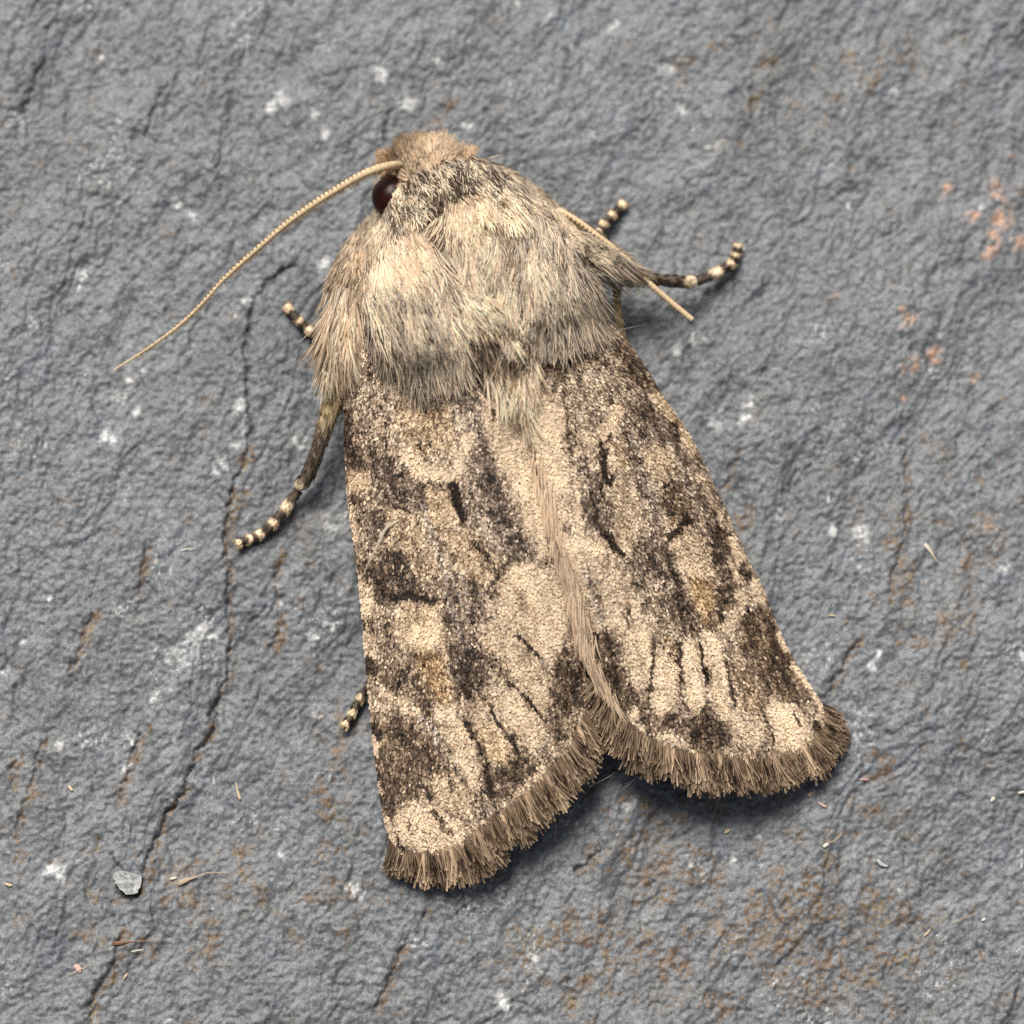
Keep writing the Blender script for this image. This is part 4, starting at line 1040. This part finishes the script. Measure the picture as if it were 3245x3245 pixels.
# right tegula
fur("tegula_fur", [(1640, 620), (1740, 660), (1810, 760), (1850, 860), (1840, 940), (1760, 970), (1670, 960), (1650, 850), (1625, 740)], 4600,
    [(1660, 680, 0.12, 1), (1740, 720, 0.28, 1), (1800, 800, 0.45, 1), (1680, 900, 0.05, 1), (1760, 900, 0.16, 1), (1830, 900, 0.5, 1)], (90, 170), [(DARK, 0.3), (BROWN, 1.0), (GREY, 2.6), (PALE, 2.2), (CREAM, 0.9)], 15, lift=(0.05, 0.42), clump=0.26)
fur("tegula_fur", [(1670, 900), (1760, 920), (1830, 900), (1850, 960), (1780, 1000), (1690, 990)], 1100, [(1690, 940, 0.0, 1), (1760, 950, 0.15, 1), (1830, 940, 0.45, 1)], (80, 150), [(DARK, 0.4), (BROWN, 1), (GREY, 2.4), (PALE, 1.6)], 16, lift=(0.05, 0.35), clump=0.3)
# right flank, reaching out over the middle leg
fur("flank_fur", [(1560, 515), (1630, 545), (1710, 602), (1790, 672), (1835, 740), (1800, 800), (1720, 700), (1630, 620), (1560, 560)], 2000, [(1590, 540, 0.85, 0.6), (1650, 590, 0.8, 0.7), (1740, 670, 0.75, 0.8), (1810, 750, 0.75, 0.75)], (26, 55), [(BROWN, 0.5), (GREY, 1.2), (OLIVE, 1.5), (PALE, 2)], 17, lift=(0.0, 0.2), clump=0.2, wisp=(16, 20))
# collar
fur("collar_fur", [(1245, 590), (1310, 540), (1400, 500), (1480, 488), (1560, 512), (1640, 568), (1650, 630), (1590, 610), (1500, 580), (1420, 600), (1340, 660), (1260, 700), (1215, 690), (1215, 640)], 3600,
    [(1250, 640, 0.15, 1), (1330, 600, 0.5, 1), (1420, 550, 0.55, 0.9), (1520, 540, 0.6, 0.8), (1620, 590, 0.7, 0.8)], (32, 62), [(DARK, 1.5), (BROWN, 1.7), (GREY, 1.8), (PALE, 1.8), (CREAM, 1.2)], 18, lift=(0.1, 0.45), clump=0.5, clump_px=24, spread=0.25, rad=2.0, wisp=(14, 22), gather=0.7)
fur("collar_fur", [(1400, 630), (1440, 590), (1520, 575), (1600, 590), (1640, 630), (1590, 660), (1500, 640), (1430, 670)], 1500, [(1420, 640, 0.35, 1), (1500, 600, 0.3, 1), (1600, 620, 0.45, 1)], (55, 105), [(TAN, 0.5), (PALE, 1.4), (CREAM, 3)], 19, lift=(0.2, 0.6), clump=0.6, clump_px=28)
fur("collar_fur", [(1400, 650), (1470, 640), (1510, 680), (1450, 710), (1390, 690)], 500, [(1430, 670, -0.2, 1), (1490, 670, 0.5, 1)], (50, 90), [(BROWN, 0.8), (PALE, 1.4), (CREAM, 2.5)], 20, lift=(0.2, 0.6), clump=0.7, clump_px=24)
# head: short tan brush standing up and forward
fur("head_fur", [(1240, 520), (1280, 478), (1340, 462), (1400, 468), (1440, 500), (1470, 510), (1400, 545), (1330, 570), (1270, 610), (1240, 600)], 3400,
    [(1250, 520, -0.35, -0.8), (1300, 480, -0.25, -1), (1370, 475, 0.05, -1), (1430, 500, 0.35, -1), (1260, 590, -0.4, 0.2), (1340, 545, -0.1, -1)], (30, 56), [(BROWN, 0.4), (OLIVE, 1.2), (TAN, 3), (PALE, 1.6)], 21, lift=(0.0, 0.30), root_sink=0.45, clump=0.3, spread=0.2, K=4, wisp=(14, 18), gather=0.5)
fur("head_fur", [(1225, 500), (1250, 492), (1258, 530), (1235, 540)], 260, [(1240, 505, -0.6, -0.7), (1240, 535, -0.5, 0.3)], (24, 42), [((0.70, 0.52, 0.34), 2), (PALE, 1)], 22, lift=(0.2, 0.5), K=4)
fur("head_fur", [(1462, 490), (1490, 485), (1492, 505), (1465, 515)], 200, [(1475, 498, 0.55, -0.8)], (22, 36), [((0.70, 0.52, 0.34), 2), (PALE, 1)], 23, lift=(0.15, 0.4), K=4)

# eye
def ellipsoid(c_uvz, rx, ry, rz, name, mat, parent):
    c = px2w(np.array(c_uvz[0]), np.array(c_uvz[1]), c_uvz[2])
    nu, nv = 40, 24
    a = np.arange(nu) * 2 * math.pi / nu; p = np.linspace(0.02, math.pi - 0.02, nv)
    V = np.stack([np.outer(np.sin(p), np.cos(a)) * rx, np.outer(np.sin(p), np.sin(a)) * ry, np.outer(np.cos(p), np.ones(nu)) * rz], -1).reshape(-1, 3) * MM + c
    i = np.arange(nv - 1)[:, None] * nu; j = np.arange(nu)[None]; j2 = (j + 1) % nu
    F = np.stack([i + j, i + nu + j, i + nu + j2, i + j2], -1).reshape(-1, 4)
    return mesh_obj(name, V, F, mat, parent)


ellipsoid((1243, 624, 1.75), 0.66, 0.68, 0.60, "eye", MAT_EYE, moth)["label"] = "glossy dark red eye"

# ------------------------------------------------------------------ antennae
def antenna(pts, r0, r1, seed, cil_side):
    """pts: (u,v,z)"""
    r = np.random.default_rng(seed)
    C = curve(pts, 420)
    W = px2w(C[:, 0], C[:, 1], C[:, 2])
    L_ = np.r_[0, np.cumsum(np.hypot(*np.diff(C[:, :2], axis=0).T))]
    ph = L_ / 15.0
    fr = ph - np.floor(ph)
    x = L_ / L_[-1]
    rad = (r0 + (r1 - r0) * x ** 1.15) * (0.965 + 0.05 * np.sin(np.minimum(fr * math.pi * 1.0, math.pi))) * PX
    V, F, th = tube(W, rad, 12)
    K = len(W)
    col = np.repeat(np.array([[0.60, 0.46, 0.29]]), K * 12, 0).reshape(K, 12, 3)
    notch = np.exp(-((fr - 0.98) / 0.17) ** 2) + np.exp(-(fr / 0.12) ** 2)
    # the dark joints show on the ciliated upper edge
    up = np.clip(np.cos(th * 1.0 - 0.16 * math.pi), 0, 1) ** 3
    m = np.clip(notch[:, None] * up[None] * 2.2, 0, 1) * (sstep(0.02, 0.2, x) * sstep(1.0, 0.6, x))[:, None]
    col = col * (1 - m[..., None]) + np.array([0.05, 0.03, 0.02]) * m[..., None]
    under = np.clip(-np.cos(th - 0.16 * math.pi), 0, 1)[None, :, None] * 0.5
    col = col * (1 - under) + np.array([0.52, 0.34, 0.23]) * under
    col *= (1 + 0.15 * (vnoise(ph * 2, ph * 0, 400 + seed)[:, None, None] - 0.5))
    ant = mesh_obj("antenna", V, F, MAT_LEG, moth, color=col.reshape(-1, 3))
    # cilia
    n = 900
    k = (r.random(n) ** 1.1 * 380).astype(int) + 10
    tanv = np.gradient(C[:, :2], axis=0); tanv /= np.linalg.norm(tanv, axis=1, keepdims=True)
    nv = np.stack([-tanv[:, 1], tanv[:, 0]], 1)
    sd = np.where(r.random(n) < 0.7, 1, -1) * cil_side
    d = nv[k] * sd[:, None] + tanv[k] * r.normal(0.35, 0.25, (n, 1))
    ln = r.uniform(16, 30, n) * (1 - 0.55 * x[k])
    tau = np.linspace(0, 1, 3)
    uu = C[k, 0:1] + d[:, 0:1] * ln[:, None] * tau; vv = C[k, 1:2] + d[:, 1:2] * ln[:, None] * tau
    zz = C[k, 2:3] + (r.normal(0, 0.06, (n, 1)) + 0.02) * tau
    Pw = px2w(uu, vv, zz)
    rr = np.array([1.0, 0.8, 0.35])[None] * PX * np.ones((n, 1))
    cc = np.repeat(np.repeat(np.array([[[0.44, 0.33, 0.19]]]), n, 0), 3, 1)
    V, F, Cc = hairs(Pw, rr, cc)
    mesh_obj("cilia", V, F, MAT_FUR, ant, color=Cc, kind="stuff", smooth=False)
    return ant


antL = antenna([(1290, 535, 1.2), (1258, 524, 2.1), (1226, 527, 2.6), (1180, 540, 2.9), (1128, 564, 2.9), (1025, 626, 2.8), (921, 698, 2.6), (818, 786, 2.35), (714, 880, 2.05), (636, 966, 1.8), (559, 1038, 1.6), (455, 1113, 1.35), (362, 1172, 1.1)], 13.5, 2.5, 51, -1)
antL["label"] = "long curved tan antenna stretched out over the slate"
antR = antenna([(1480, 560, 1.8), (1560, 590, 1.8), (1640, 625, 1.9), (1720, 652, 2.0), (1803, 684, 2.2), (1899, 752, 2.25), (1985, 822, 2.1), (2052, 893, 2.0), (2114, 947, 1.85), (2193, 1013, 1.7)], 11.5, 9.0, 52, 1)
antR["label"] = "tan antenna folded back along the thorax"

# ------------------------------------------------------------------ legs
C_DARK = np.array([0.085, 0.064, 0.048]); C_PALE = np.array([0.78, 0.62, 0.43]); C_LTAN = np.array([0.52, 0.40, 0.23])


def leg(label, seg_pts, tarsi, seed, hair_n=0, hair_pal=None, seg_cols=None):
    """seg_pts: [(u,v,z,r_px)] for femur+tibia; tarsi: list of (u0,v0,z0,u1,v1,z1,r)"""
    r = np.random.default_rng(seed)
    S = curve(seg_pts, 70)
    W = px2w(S[:, 0], S[:, 1], S[:, 2])
    rad = S[:, 3] * PX * (1 + 0.10 * (vnoise(np.arange(70) / 3.0, np.zeros(70), 500 + seed) - 0.5))
    rad[0] *= 0.4; rad[-1] *= 0.6
    V, F, th = tube(W, rad, 14)
    x = np.linspace(0, 1, 70)
    sc = seg_cols or [(0, C_LTAN), (0.40, C_LTAN), (0.60, C_DARK * 2.4), (0.85, C_DARK * 1.3), (0.93, C_DARK), (0.96, C_PALE), (1, C_PALE)]
    c = np.stack([np.interp(x, [q[0] for q in sc], [q[1][k] for q in sc]) for k in range(3)], 1)
    mott = fbm(np.arange(70)[:, None] / 2.2 + 0 * th[None], th[None] * 2.2 + 0 * x[:, None], 520 + seed, 2)
    cc = c[:, None, :] * (0.45 + 1.15 * mott[..., None])
    lg = mesh_obj("leg", V, F, MAT_LEG, moth, color=cc.reshape(-1, 3))
    lg["label"] = label
    hp, hr, hc = [], [], []
    for (u0, v0, z0, u1, v1, z1, rr) in tarsi:
        n = 14
        t = np.linspace(0, 1, n)
        P = px2w(u0 + (u1 - u0) * t, v0 + (v1 - v0) * t, z0 + (z1 - z0) * t)
        prof = np.interp(t, [0, 0.06, 0.4, 0.75, 0.93, 1.0], [0.45, 0.82, 0.86, 1.05, 1.08, 0.5]) * rr * PX
        V, F, th = tube(P, prof, 14)
        m = sstep(0.52, 0.64, t[:, None] + (vnoise(th[None] * 2 + 3.1 * u0, t[:, None] * 3, 530 + seed) - 0.5) * 0.25)[..., None]
        col = C_DARK * (1 - m) + C_PALE * m
        col = col * (0.75 + 0.5 * fbm(t[:, None] * 6 + u0, th[None] * 2, 540, 2)[..., None])
        mesh_obj("tarsus_segment", V, F, MAT_LEG, lg, color=col.reshape(-1, 3))
        # lying scales roughen each segment
        k = 70
        tt = r.random(k); aa = r.uniform(0, 2 * math.pi, k)
        d2 = np.array([u1 - u0, v1 - v0], float); Ld = np.hypot(*d2); d2 /= Ld; n2 = np.array([-d2[1], d2[0]])
        ru = np.interp(tt, [0, 0.4, 0.93, 1.0], [0.8, 0.86, 1.05, 0.8]) * rr
        bu = u0 + (u1 - u0) * tt + n2[0] * ru * np.cos(aa); bv_ = v0 + (v1 - v0) * tt + n2[1] * ru * np.cos(aa)
        bz = z0 + (z1 - z0) * tt + ru * np.sin(aa) * 0.01
        tau = np.linspace(0, 1, 3); ln = r.uniform(7, 13, k)
        uu = bu[:, None] + (d2[0] + n2[0] * np.cos(aa) * 0.28)[:, None] * ln[:, None] * tau
        vv = bv_[:, None] + (d2[1] + n2[1] * np.cos(aa) * 0.28)[:, None] * ln[:, None] * tau
        zz = bz[:, None] + 0.003 * ln[:, None] * tau * np.sin(aa)[:, None]
        hp.append(px2w(uu, vv, zz)); hr.append(np.array([1.6, 1.9, 0.7])[None] * PX * np.ones((k, 1)))
        mm = sstep(0.50, 0.60, tt)[:, None]
        hc.append(np.repeat((C_DARK * (1 - mm) + C_PALE * mm)[:, None] * r.uniform(0.7, 1.2, (k, 1, 1)), 3, 1))
    # scales along femur and tibia
    k = 520
    ki = (r.random(k) * 64).astype(int) + 2; aa = r.uniform(0, 2 * math.pi, k)
    tg = np.gradient(S[:, :2], axis=0); tg /= np.linalg.norm(tg, axis=1, keepdims=True); nn = np.stack([-tg[:, 1], tg[:, 0]], 1)
    bu = S[ki, 0] + nn[ki, 0] * S[ki, 3] * np.cos(aa); bv_ = S[ki, 1] + nn[ki, 1] * S[ki, 3] * np.cos(aa); bz = S[ki, 2] + S[ki, 3] * np.sin(aa) * 0.01
    tau = np.linspace(0, 1, 3); ln = r.uniform(10, 22, k)
    uu = bu[:, None] + (tg[ki, 0] + nn[ki, 0] * np.cos(aa) * 0.2)[:, None] * ln[:, None] * tau
    vv = bv_[:, None] + (tg[ki, 1] + nn[ki, 1] * np.cos(aa) * 0.2)[:, None] * ln[:, None] * tau
    zz = bz[:, None] + 0.002 * ln[:, None] * tau * np.sin(aa)[:, None]
    hp.append(px2w(uu, vv, zz)); hr.append(np.array([1.6, 1.9, 0.7])[None] * PX * np.ones((k, 1)))
    hc.append(np.repeat(c[ki][:, None] * r.uniform(0.5, 1.5, (k, 1, 1)), 3, 1))
    V, F, Cc = hairs(np.concatenate(hp), np.concatenate(hr), np.clip(np.concatenate(hc), 0.01, 0.8))
    mesh_obj("leg_scales", V, F, MAT_FUR, lg, color=Cc, kind="stuff", smooth=False)
    return lg


def gz(u, v, h):
    return float(ground_z(u, v)[0]) + h


def chain(pts, r0, r1):
    """pts [(u,v,height above slate)] -> tarsus segments between them"""
    out = []
    n = len(pts) - 1
    for i in range(n):
        a, b_ = pts[i], pts[i + 1]
        out.append((a[0], a[1], gz(*a), b_[0], b_[1], gz(*b_), r0 + (r1 - r0) * i / max(1, n - 1)))
    return out


leg("banded middle leg reaching out beside the left wing",
    [(1120, 1120, 1.9, 34), (1070, 1230, 1.75, 33), (1052, 1290, 1.6, 29), (1036, 1335, 1.5, 25), (1004, 1435, 1.15, 21), (977, 1505, 0.85, 22), (958, 1530, 0.72, 21), (946, 1552, 0.62, 17)],
    chain([(948, 1550, 0.50), (899, 1622, 0.32), (860, 1668, 0.22), (815, 1702, 0.18), (785, 1712, 0.16), (752, 1728, 0.15)], 18, 16), 61)
leg("banded hind leg tip poking out under the left wing",
    [(1330, 2020, 1.0, 18), (1260, 2080, 0.85, 17), (1200, 2140, 0.7, 15), (1166, 2178, 0.55, 14)],
    chain([(1168, 2175, 0.45), (1136, 2222, 0.28), (1112, 2272, 0.2), (1090, 2304, 0.17)], 14, 15), 62)
leg("stubby banded foreleg tip beside the long antenna",
    [(1160, 1110, 1.4, 22), (1090, 1100, 1.1, 20), (1040, 1090, 0.8, 18), (1005, 1075, 0.55, 16)],
    chain([(1008, 1078, 0.42), (972, 1040, 0.28), (943, 1014, 0.22), (905, 968, 0.19)], 15, 15), 63)
leg("banded foreleg tip beyond the folded antenna",
    [(1760, 820, 1.6, 24), (1830, 790, 1.3, 22), (1875, 755, 1.0, 18), (1900, 735, 0.75, 15)],
    chain([(1898, 738, 0.55), (1917, 706, 0.36), (1946, 678, 0.26), (1980, 642, 0.2)], 15, 15), 64)
legRM = leg("bent middle leg with furry thigh and banded foot",
    [(1770, 760, 2.1, 34), (1850, 810, 2.0, 40), (1930, 850, 1.85, 40), (1990, 872, 1.65, 34), (2030, 880, 1.5, 24), (2060, 884, 1.42, 18), (2110, 888, 1.25, 18), (2170, 893, 1.05, 19), (2206, 893, 0.92, 19)],
    chain([(2204, 893, 0.75), (2288, 858, 0.42), (2322, 832, 0.3), (2332, 805, 0.24), (2340, 776, 0.2)], 17, 14), 65,
    seg_cols=[(0, np.array([0.40, 0.32, 0.22])), (0.52, np.array([0.40, 0.31, 0.22])), (0.60, C_LTAN), (0.68, C_DARK * 1.6), (0.90, C_DARK), (0.94, C_PALE), (1, C_PALE)])
leg("thin tan hind shin beside the right wing base",
    [(1880, 870, 1.7, 14), (1930, 885, 1.6, 13), (1951, 910, 1.45, 11), (1957, 960, 1.2, 9.5), (1962, 1020, 0.9, 10), (1980, 1100, 0.6, 10)],
    chain([(1980, 1098, 0.4), (2010, 1180, 0.25)], 9, 9), 66,
    seg_cols=[(0, C_LTAN), (1, C_LTAN * 0.8)])


def thigh_fur():
    global body
    keep = body
    body = legRM
    o = fur("thigh_fur", [(1790, 720), (1850, 735), (1930, 785), (1990, 830), (1960, 850), (1880, 830), (1810, 790)], 2600, [(1810, 740, 1, 0.52), (1880, 770, 1, 0.66), (1960, 830, 1, 0.72)], (55, 105), [(BROWN, 0.5), (OLIVE, 1.0), (GREY, 2), (PALE, 3), (CREAM, 1)], 71, lift=(0.0, 0.2), z_abs=(2.45, 1.85), clump=0.08, spread=0.07, gather=0.3)
    fur("thigh_fur", [(1830, 800), (1900, 835), (1930, 860), (1880, 870), (1840, 850)], 260, [(1860, 830, 1, 0.55)], (60, 130), [(GREY, 2), (PALE, 2)], 72, lift=(0.0, 0.25), z_abs=(2.3, 1.6), clump=0.25)
    body = keep


thigh_fur()

# long loose guard hairs on the moth
def strands(name, lst, parent, colr, rad=1.0):
    ps = []
    for s in lst:
        C = curve(s, 8)
        ps.append(px2w(C[:, 0], C[:, 1], C[:, 2]))
    P = np.stack(ps)
    n = len(ps)
    rr = np.array([1, 1, 1, 1, 0.9, 0.8, 0.6, 0.3])[None] * rad * PX * np.ones((n, 1))
    V, F, C = hairs(P, rr, np.repeat(np.repeat(np.array(colr)[None, None], n, 0), 8, 1))
    return mesh_obj(name, V, F, MAT_FUR, parent, color=C, kind="stuff", smooth=False)


strands("guard_hair", [[(1120, 925, 3.6), (1150, 930, 4.0), (1245, 912, 4.9), (1290, 908, 5.3)], [(1165, 945, 4.2), (1200, 943, 4.6), (1280, 925, 5.4)], [(1165, 970, 4.4), (1230, 950, 5.0), (1300, 935, 5.6)],
                       [(1890, 1055, 2.6), (1960, 1046, 2.3), (2050, 1026, 1.9)], [(1940, 770, 2.5), (1980, 775, 2.4), (2012, 774, 2.3)], [(2000, 805, 2.3), (2030, 820, 2.2), (2050, 832, 2.1)],
                       [(1870, 870, 2.6), (1900, 905, 2.5), (1972, 946, 2.2)], [(1865, 890, 2.7), (1900, 925, 2.5), (1965, 950, 2.3)]], body, (0.72, 0.66, 0.56), 0.9)
strands("guard_hair", [[(1866, 2494, 1.2), (1905, 2475, 1.0), (1952, 2448, 0.9)], [(2021, 2460, 1.3), (1990, 2488, 1.0), (1962, 2512, 0.7)], [(1760, 2590, 1.0), (1762, 2620, 0.8), (1758, 2662, 0.5)],
                       [(2415, 2420, 1.0), (2412, 2460, 0.9), (2448, 2495, 0.8)], [(1250, 2290, 0.9), (1150, 2270, 0.9), (1165, 2190, 0.9)]][:4], wingR, (0.55, 0.46, 0.33), 1.1)
strands("guard_hair", [[(2330, 1704, 0.95), (2345, 1708, 0.9), (2363, 1709, 0.85)], [(2335, 1748, 0.9), (2352, 1738, 0.85), (2388, 1732, 0.8)]], wingR, (0.72, 0.62, 0.5), 1.2)

# ------------------------------------------------------------------ loose bits on the slate
def bit(name, label, cat, pts, widths, colr, thick=3.0, lift=0.06, group=None, on=None):
    """a small flat scale or splinter lying on the slate; pts [(u,v)], widths px at each"""
    P = np.array(pts, float)
    n = 14
    z = np.zeros(len(P))
    C = curve(np.c_[P, np.array(widths, float)], n)
    if on is None:
        zz = ground_z(C[:, 0], C[:, 1])
        zz = np.interp(np.arange(n), [0, n - 1], [zz[0], zz[-1]]) * 0.5 + zz.max() * 0.5 + lift * 0.5
    else:
        zz = np.interp(np.linspace(0, 1, n), np.linspace(0, 1, len(on)), on)
    W = px2w(C[:, 0], C[:, 1], zz)
    rad = np.maximum(C[:, 2], 0.5) * 0.5 * PX
    V, F, th = tube(W, rad, 10, flat=min(0.6, 0.6 * thick / max(widths)))
    x = np.linspace(0, 1, n)
    c = np.array(colr); c = c if c.ndim == 2 else np.stack([c, c])
    cc = c[0] * (1 - x)[:, None] + c[1] * x[:, None]
    cc = np.repeat(cc[:, None], 10, 1).reshape(-1, 3)
    # close the ends
    e = len(V); V = np.vstack([V, W[0], W[-1]]); cc = np.vstack([cc, cc[0], cc[-1]])
    j = np.arange(0, 10, 2); o2 = (n - 1) * 10
    F = np.vstack([F, np.stack([np.full(5, e), (j + 2) % 10, (j + 1) % 10, j], 1), np.stack([np.full(5, e + 1), o2 + j, o2 + (j + 1) % 10, o2 + (j + 2) % 10], 1)])
    o = mesh_obj(name, V, F, MAT_BIT, color=cc)
    o["label"] = label; o["category"] = cat
    if group:
        o["group"] = group
    return o


W_ = (0.72, 0.68, 0.6); CRM = (0.62, 0.5, 0.33); TN = (0.42, 0.30, 0.18); RB = (0.20, 0.075, 0.035); PK = (0.6, 0.42, 0.36); GRW = (0.5, 0.5, 0.5)
bit("loose_scale", "tan paddle-shaped scale with a long tail beside the crack's chip end", "scale", [(563, 2804), (580, 2792), (610, 2782), (665, 2765), (740, 2768)], [10, 17, 7, 3, 1], [(0.5, 0.4, 0.3), TN])
bit("loose_scale", "reddish brown scale with a thin pale tail below the chip", "scale", [(357, 2990), (372, 2989), (400, 2985), (450, 2982), (530, 2978)], [10, 13, 6, 2.5, 1], [RB, TN])
bit("loose_scale", "upright cream sliver right of the long crack", "scale", [(747, 2478), (752, 2502), (758, 2525), (762, 2534)], [3, 6, 9, 6], CRM)
bit("loose_scale", "short tan chip left of the chipped crack end, above the white heart-shaped spot", "scale", [(217, 2490), (224, 2498), (230, 2506)], [6, 10, 6], CRM)
bit("loose_scale", "stubby tan scale left of the white heart-shaped spot", "scale", [(15, 2800), (28, 2804), (38, 2806)], [6, 10, 5], CRM)
bit("fibre", "tiny white forked fibre left of the left middle foot", "fibre", [(572, 1746), (590, 1740), (618, 1738)], [2.5, 4, 2], W_)
bit("fibre", "pale fibre lying by a pinkish speck under the red scale", "fibre", [(215, 3090), (250, 3075), (288, 3055)], [1.5, 2.5, 1.5], CRM)
bit("loose_scale", "pinkish cream flake at the lower end of a pale fibre", "scale", [(236, 3058), (248, 3068), (255, 3082)], [12, 20, 7], PK)
bit("loose_scale", "thin white splinter just under the red scale", "scale", [(415, 3016), (435, 3012), (456, 3009)], [2.5, 5, 2], W_)
bit("loose_scale", "small white wedge beside the tan paddle scale", "scale", [(538, 2785), (550, 2783), (560, 2780)], [4, 8, 3], W_)
bit("grain", "white oval grain joined by a straw fibre below the right wing", "grain", [(2609, 2684), (2616, 2679), (2625, 2674)], [8, 12, 8], W_, thick=8)
bit("fibre", "straw coloured fibre beside a white oval grain", "fibre", [(2628, 2672), (2648, 2660), (2668, 2643)], [2.5, 4, 4], TN)
bit("loose_scale", "silvery grey scale below the rust patch of the right wing tip", "scale", [(2780, 2724), (2794, 2738), (2814, 2746)], [8, 12, 3], GRW)
bit("grain", "cream white grain right of the wings beyond the rust patch", "grain", [(3140, 2540), (3147, 2532), (3151, 2526)], [8, 13, 8], W_, thick=8)
bit("loose_scale", "white splinter above the cream grain at the slate's right", "scale", [(3226, 2513), (3240, 2510), (3256, 2508)], [5, 8, 4], W_)
bit("loose_scale", "pale pink splinter on the rust patch by the right wing tip", "scale", [(2722, 2470), (2738, 2469), (2754, 2471)], [3, 6, 3], PK)
bit("loose_scale", "pinkish white scale under the right wing fringe", "scale", [(2592, 2542), (2606, 2551), (2620, 2557)], [3, 8, 6], PK)
bit("loose_scale", "tiny tan crumb touching the right wing fringe", "scale", [(2560, 2523), (2566, 2518), (2572, 2513)], [5, 9, 5], TN)
bit("loose_scale", "tan crumb with a yellow edge below the right wing fringe", "scale", [(2296, 2640), (2304, 2634), (2313, 2630)], [5, 12, 6], CRM)
bit("loose_scale", "cream spindle on plain slate far below the right wing", "scale", [(2929, 2966), (2938, 2957), (2948, 2946)], [3, 8, 4], CRM)
bit("grain", "lone white grain on dark slate beside a thin fibre", "grain", [(3110, 2917), (3117, 2914), (3123, 2911)], [6, 10, 6], W_, thick=7)
bit("fibre", "thin olive fibre near the lone white grain", "fibre", [(3022, 2925), (3055, 2910), (3088, 2893)], [1.5, 2.5, 1.5], TN)
bit("loose_scale", "pink based hair scale standing out from the right wing fringe", "scale", [(2284, 2520), (2278, 2535), (2268, 2565), (2256, 2605)], [10, 6, 3, 1.5], [PK, TN])
bit("loose_scale", "cream teardrop scale with a tail on slate right of the wings", "scale", [(2930, 1724), (2938, 1732), (2950, 1748), (2972, 1784)], [9, 14, 8, 1.5], [W_, CRM])
bit("loose_scale", "tiny cream splinter close to the right wing's edge", "scale", [(2624, 1951), (2636, 1950), (2648, 1951)], [3, 6, 3], CRM)
bit("loose_scale", "yellowish splinter beside the cracked dark slate right of the wing", "scale", [(2676, 1974), (2682, 1970), (2688, 1964)], [3, 5, 3], TN)
bit("loose_scale", "tiny pale splinter near the hind foot", "scale", [(1010, 2278), (1016, 2273), (1022, 2270)], [3, 5, 3], CRM)
bit("loose_scale", "pale cream speck below the red scale's crack, slanting", "scale", [(392, 3102), (398, 3092), (404, 3084)], [3, 7, 3], CRM)
bit("fibre", "pale branched fibre lying across the left wing", "fibre", [(1262, 1650), (1225, 1672), (1205, 1712), (1190, 1738), (1165, 1790), (1143, 1838)], [4, 9, 8, 5, 4, 2], (0.62, 0.54, 0.42), on=[2.55, 2.4, 2.2, 2.05, 1.85, 1.55])

# pale stone chip at the end of the crack
cu, cv = 403, 2788
na, nr = 28, 8
rc = np.random.default_rng(91)
outl = np.array([(365, 2762), (385, 2760), (410, 2764), (440, 2768), (447, 2782), (444, 2810), (432, 2828), (405, 2832), (382, 2822), (364, 2806), (362, 2782)], float)
OC = curve(np.vstack([outl, outl[:1]]), na + 1)[:-1] + rc.normal(0, 2.6, (na, 2))
gz0 = float(np.median(ground_z(OC[:, 0], OC[:, 1])))
vs = []; cs = []
for k in range(nr + 1):
    f = k / nr
    ring = np.array([cu, cv]) + (OC - np.array([cu, cv])) * (f if k else 0.02)
    z = gz0 + 0.14 + 0.0016 * (ring[:, 1] - cv) + (fbm(ring[:, 0] / 9, ring[:, 1] / 9, 95, 3) - 0.5) * 0.10 
    vs.append(px2w(ring[:, 0], ring[:, 1], z)); cs.append(np.repeat((np.array([[0.33, 0.34, 0.345]])), na, 0) * (0.45 + 1.0 * fbm(ring[:, 0] / 11, ring[:, 1] / 11, 97, 3))[:, None])
vs.append(px2w(OC[:, 0], OC[:, 1], np.full(na, gz0 - 0.25))); cs.append(np.repeat(np.array([[0.22, 0.22, 0.22]]), na, 0))
V = np.concatenate(vs); cc = np.concatenate(cs)
i = np.arange(nr + 1)[:, None] * na; j = np.arange(na)[None]; j2 = (j + 1) % na
F = np.stack([i + j, i + na + j, i + na + j2, i + j2], -1).reshape(-1, 4)
chip = mesh_obj("stone_chip", V, F, MAT_SKIN, color=cc, smooth=False)
chip["label"] = "pale grey stone chip at the hooked end of the long crack"
chip["category"] = "stone chip"
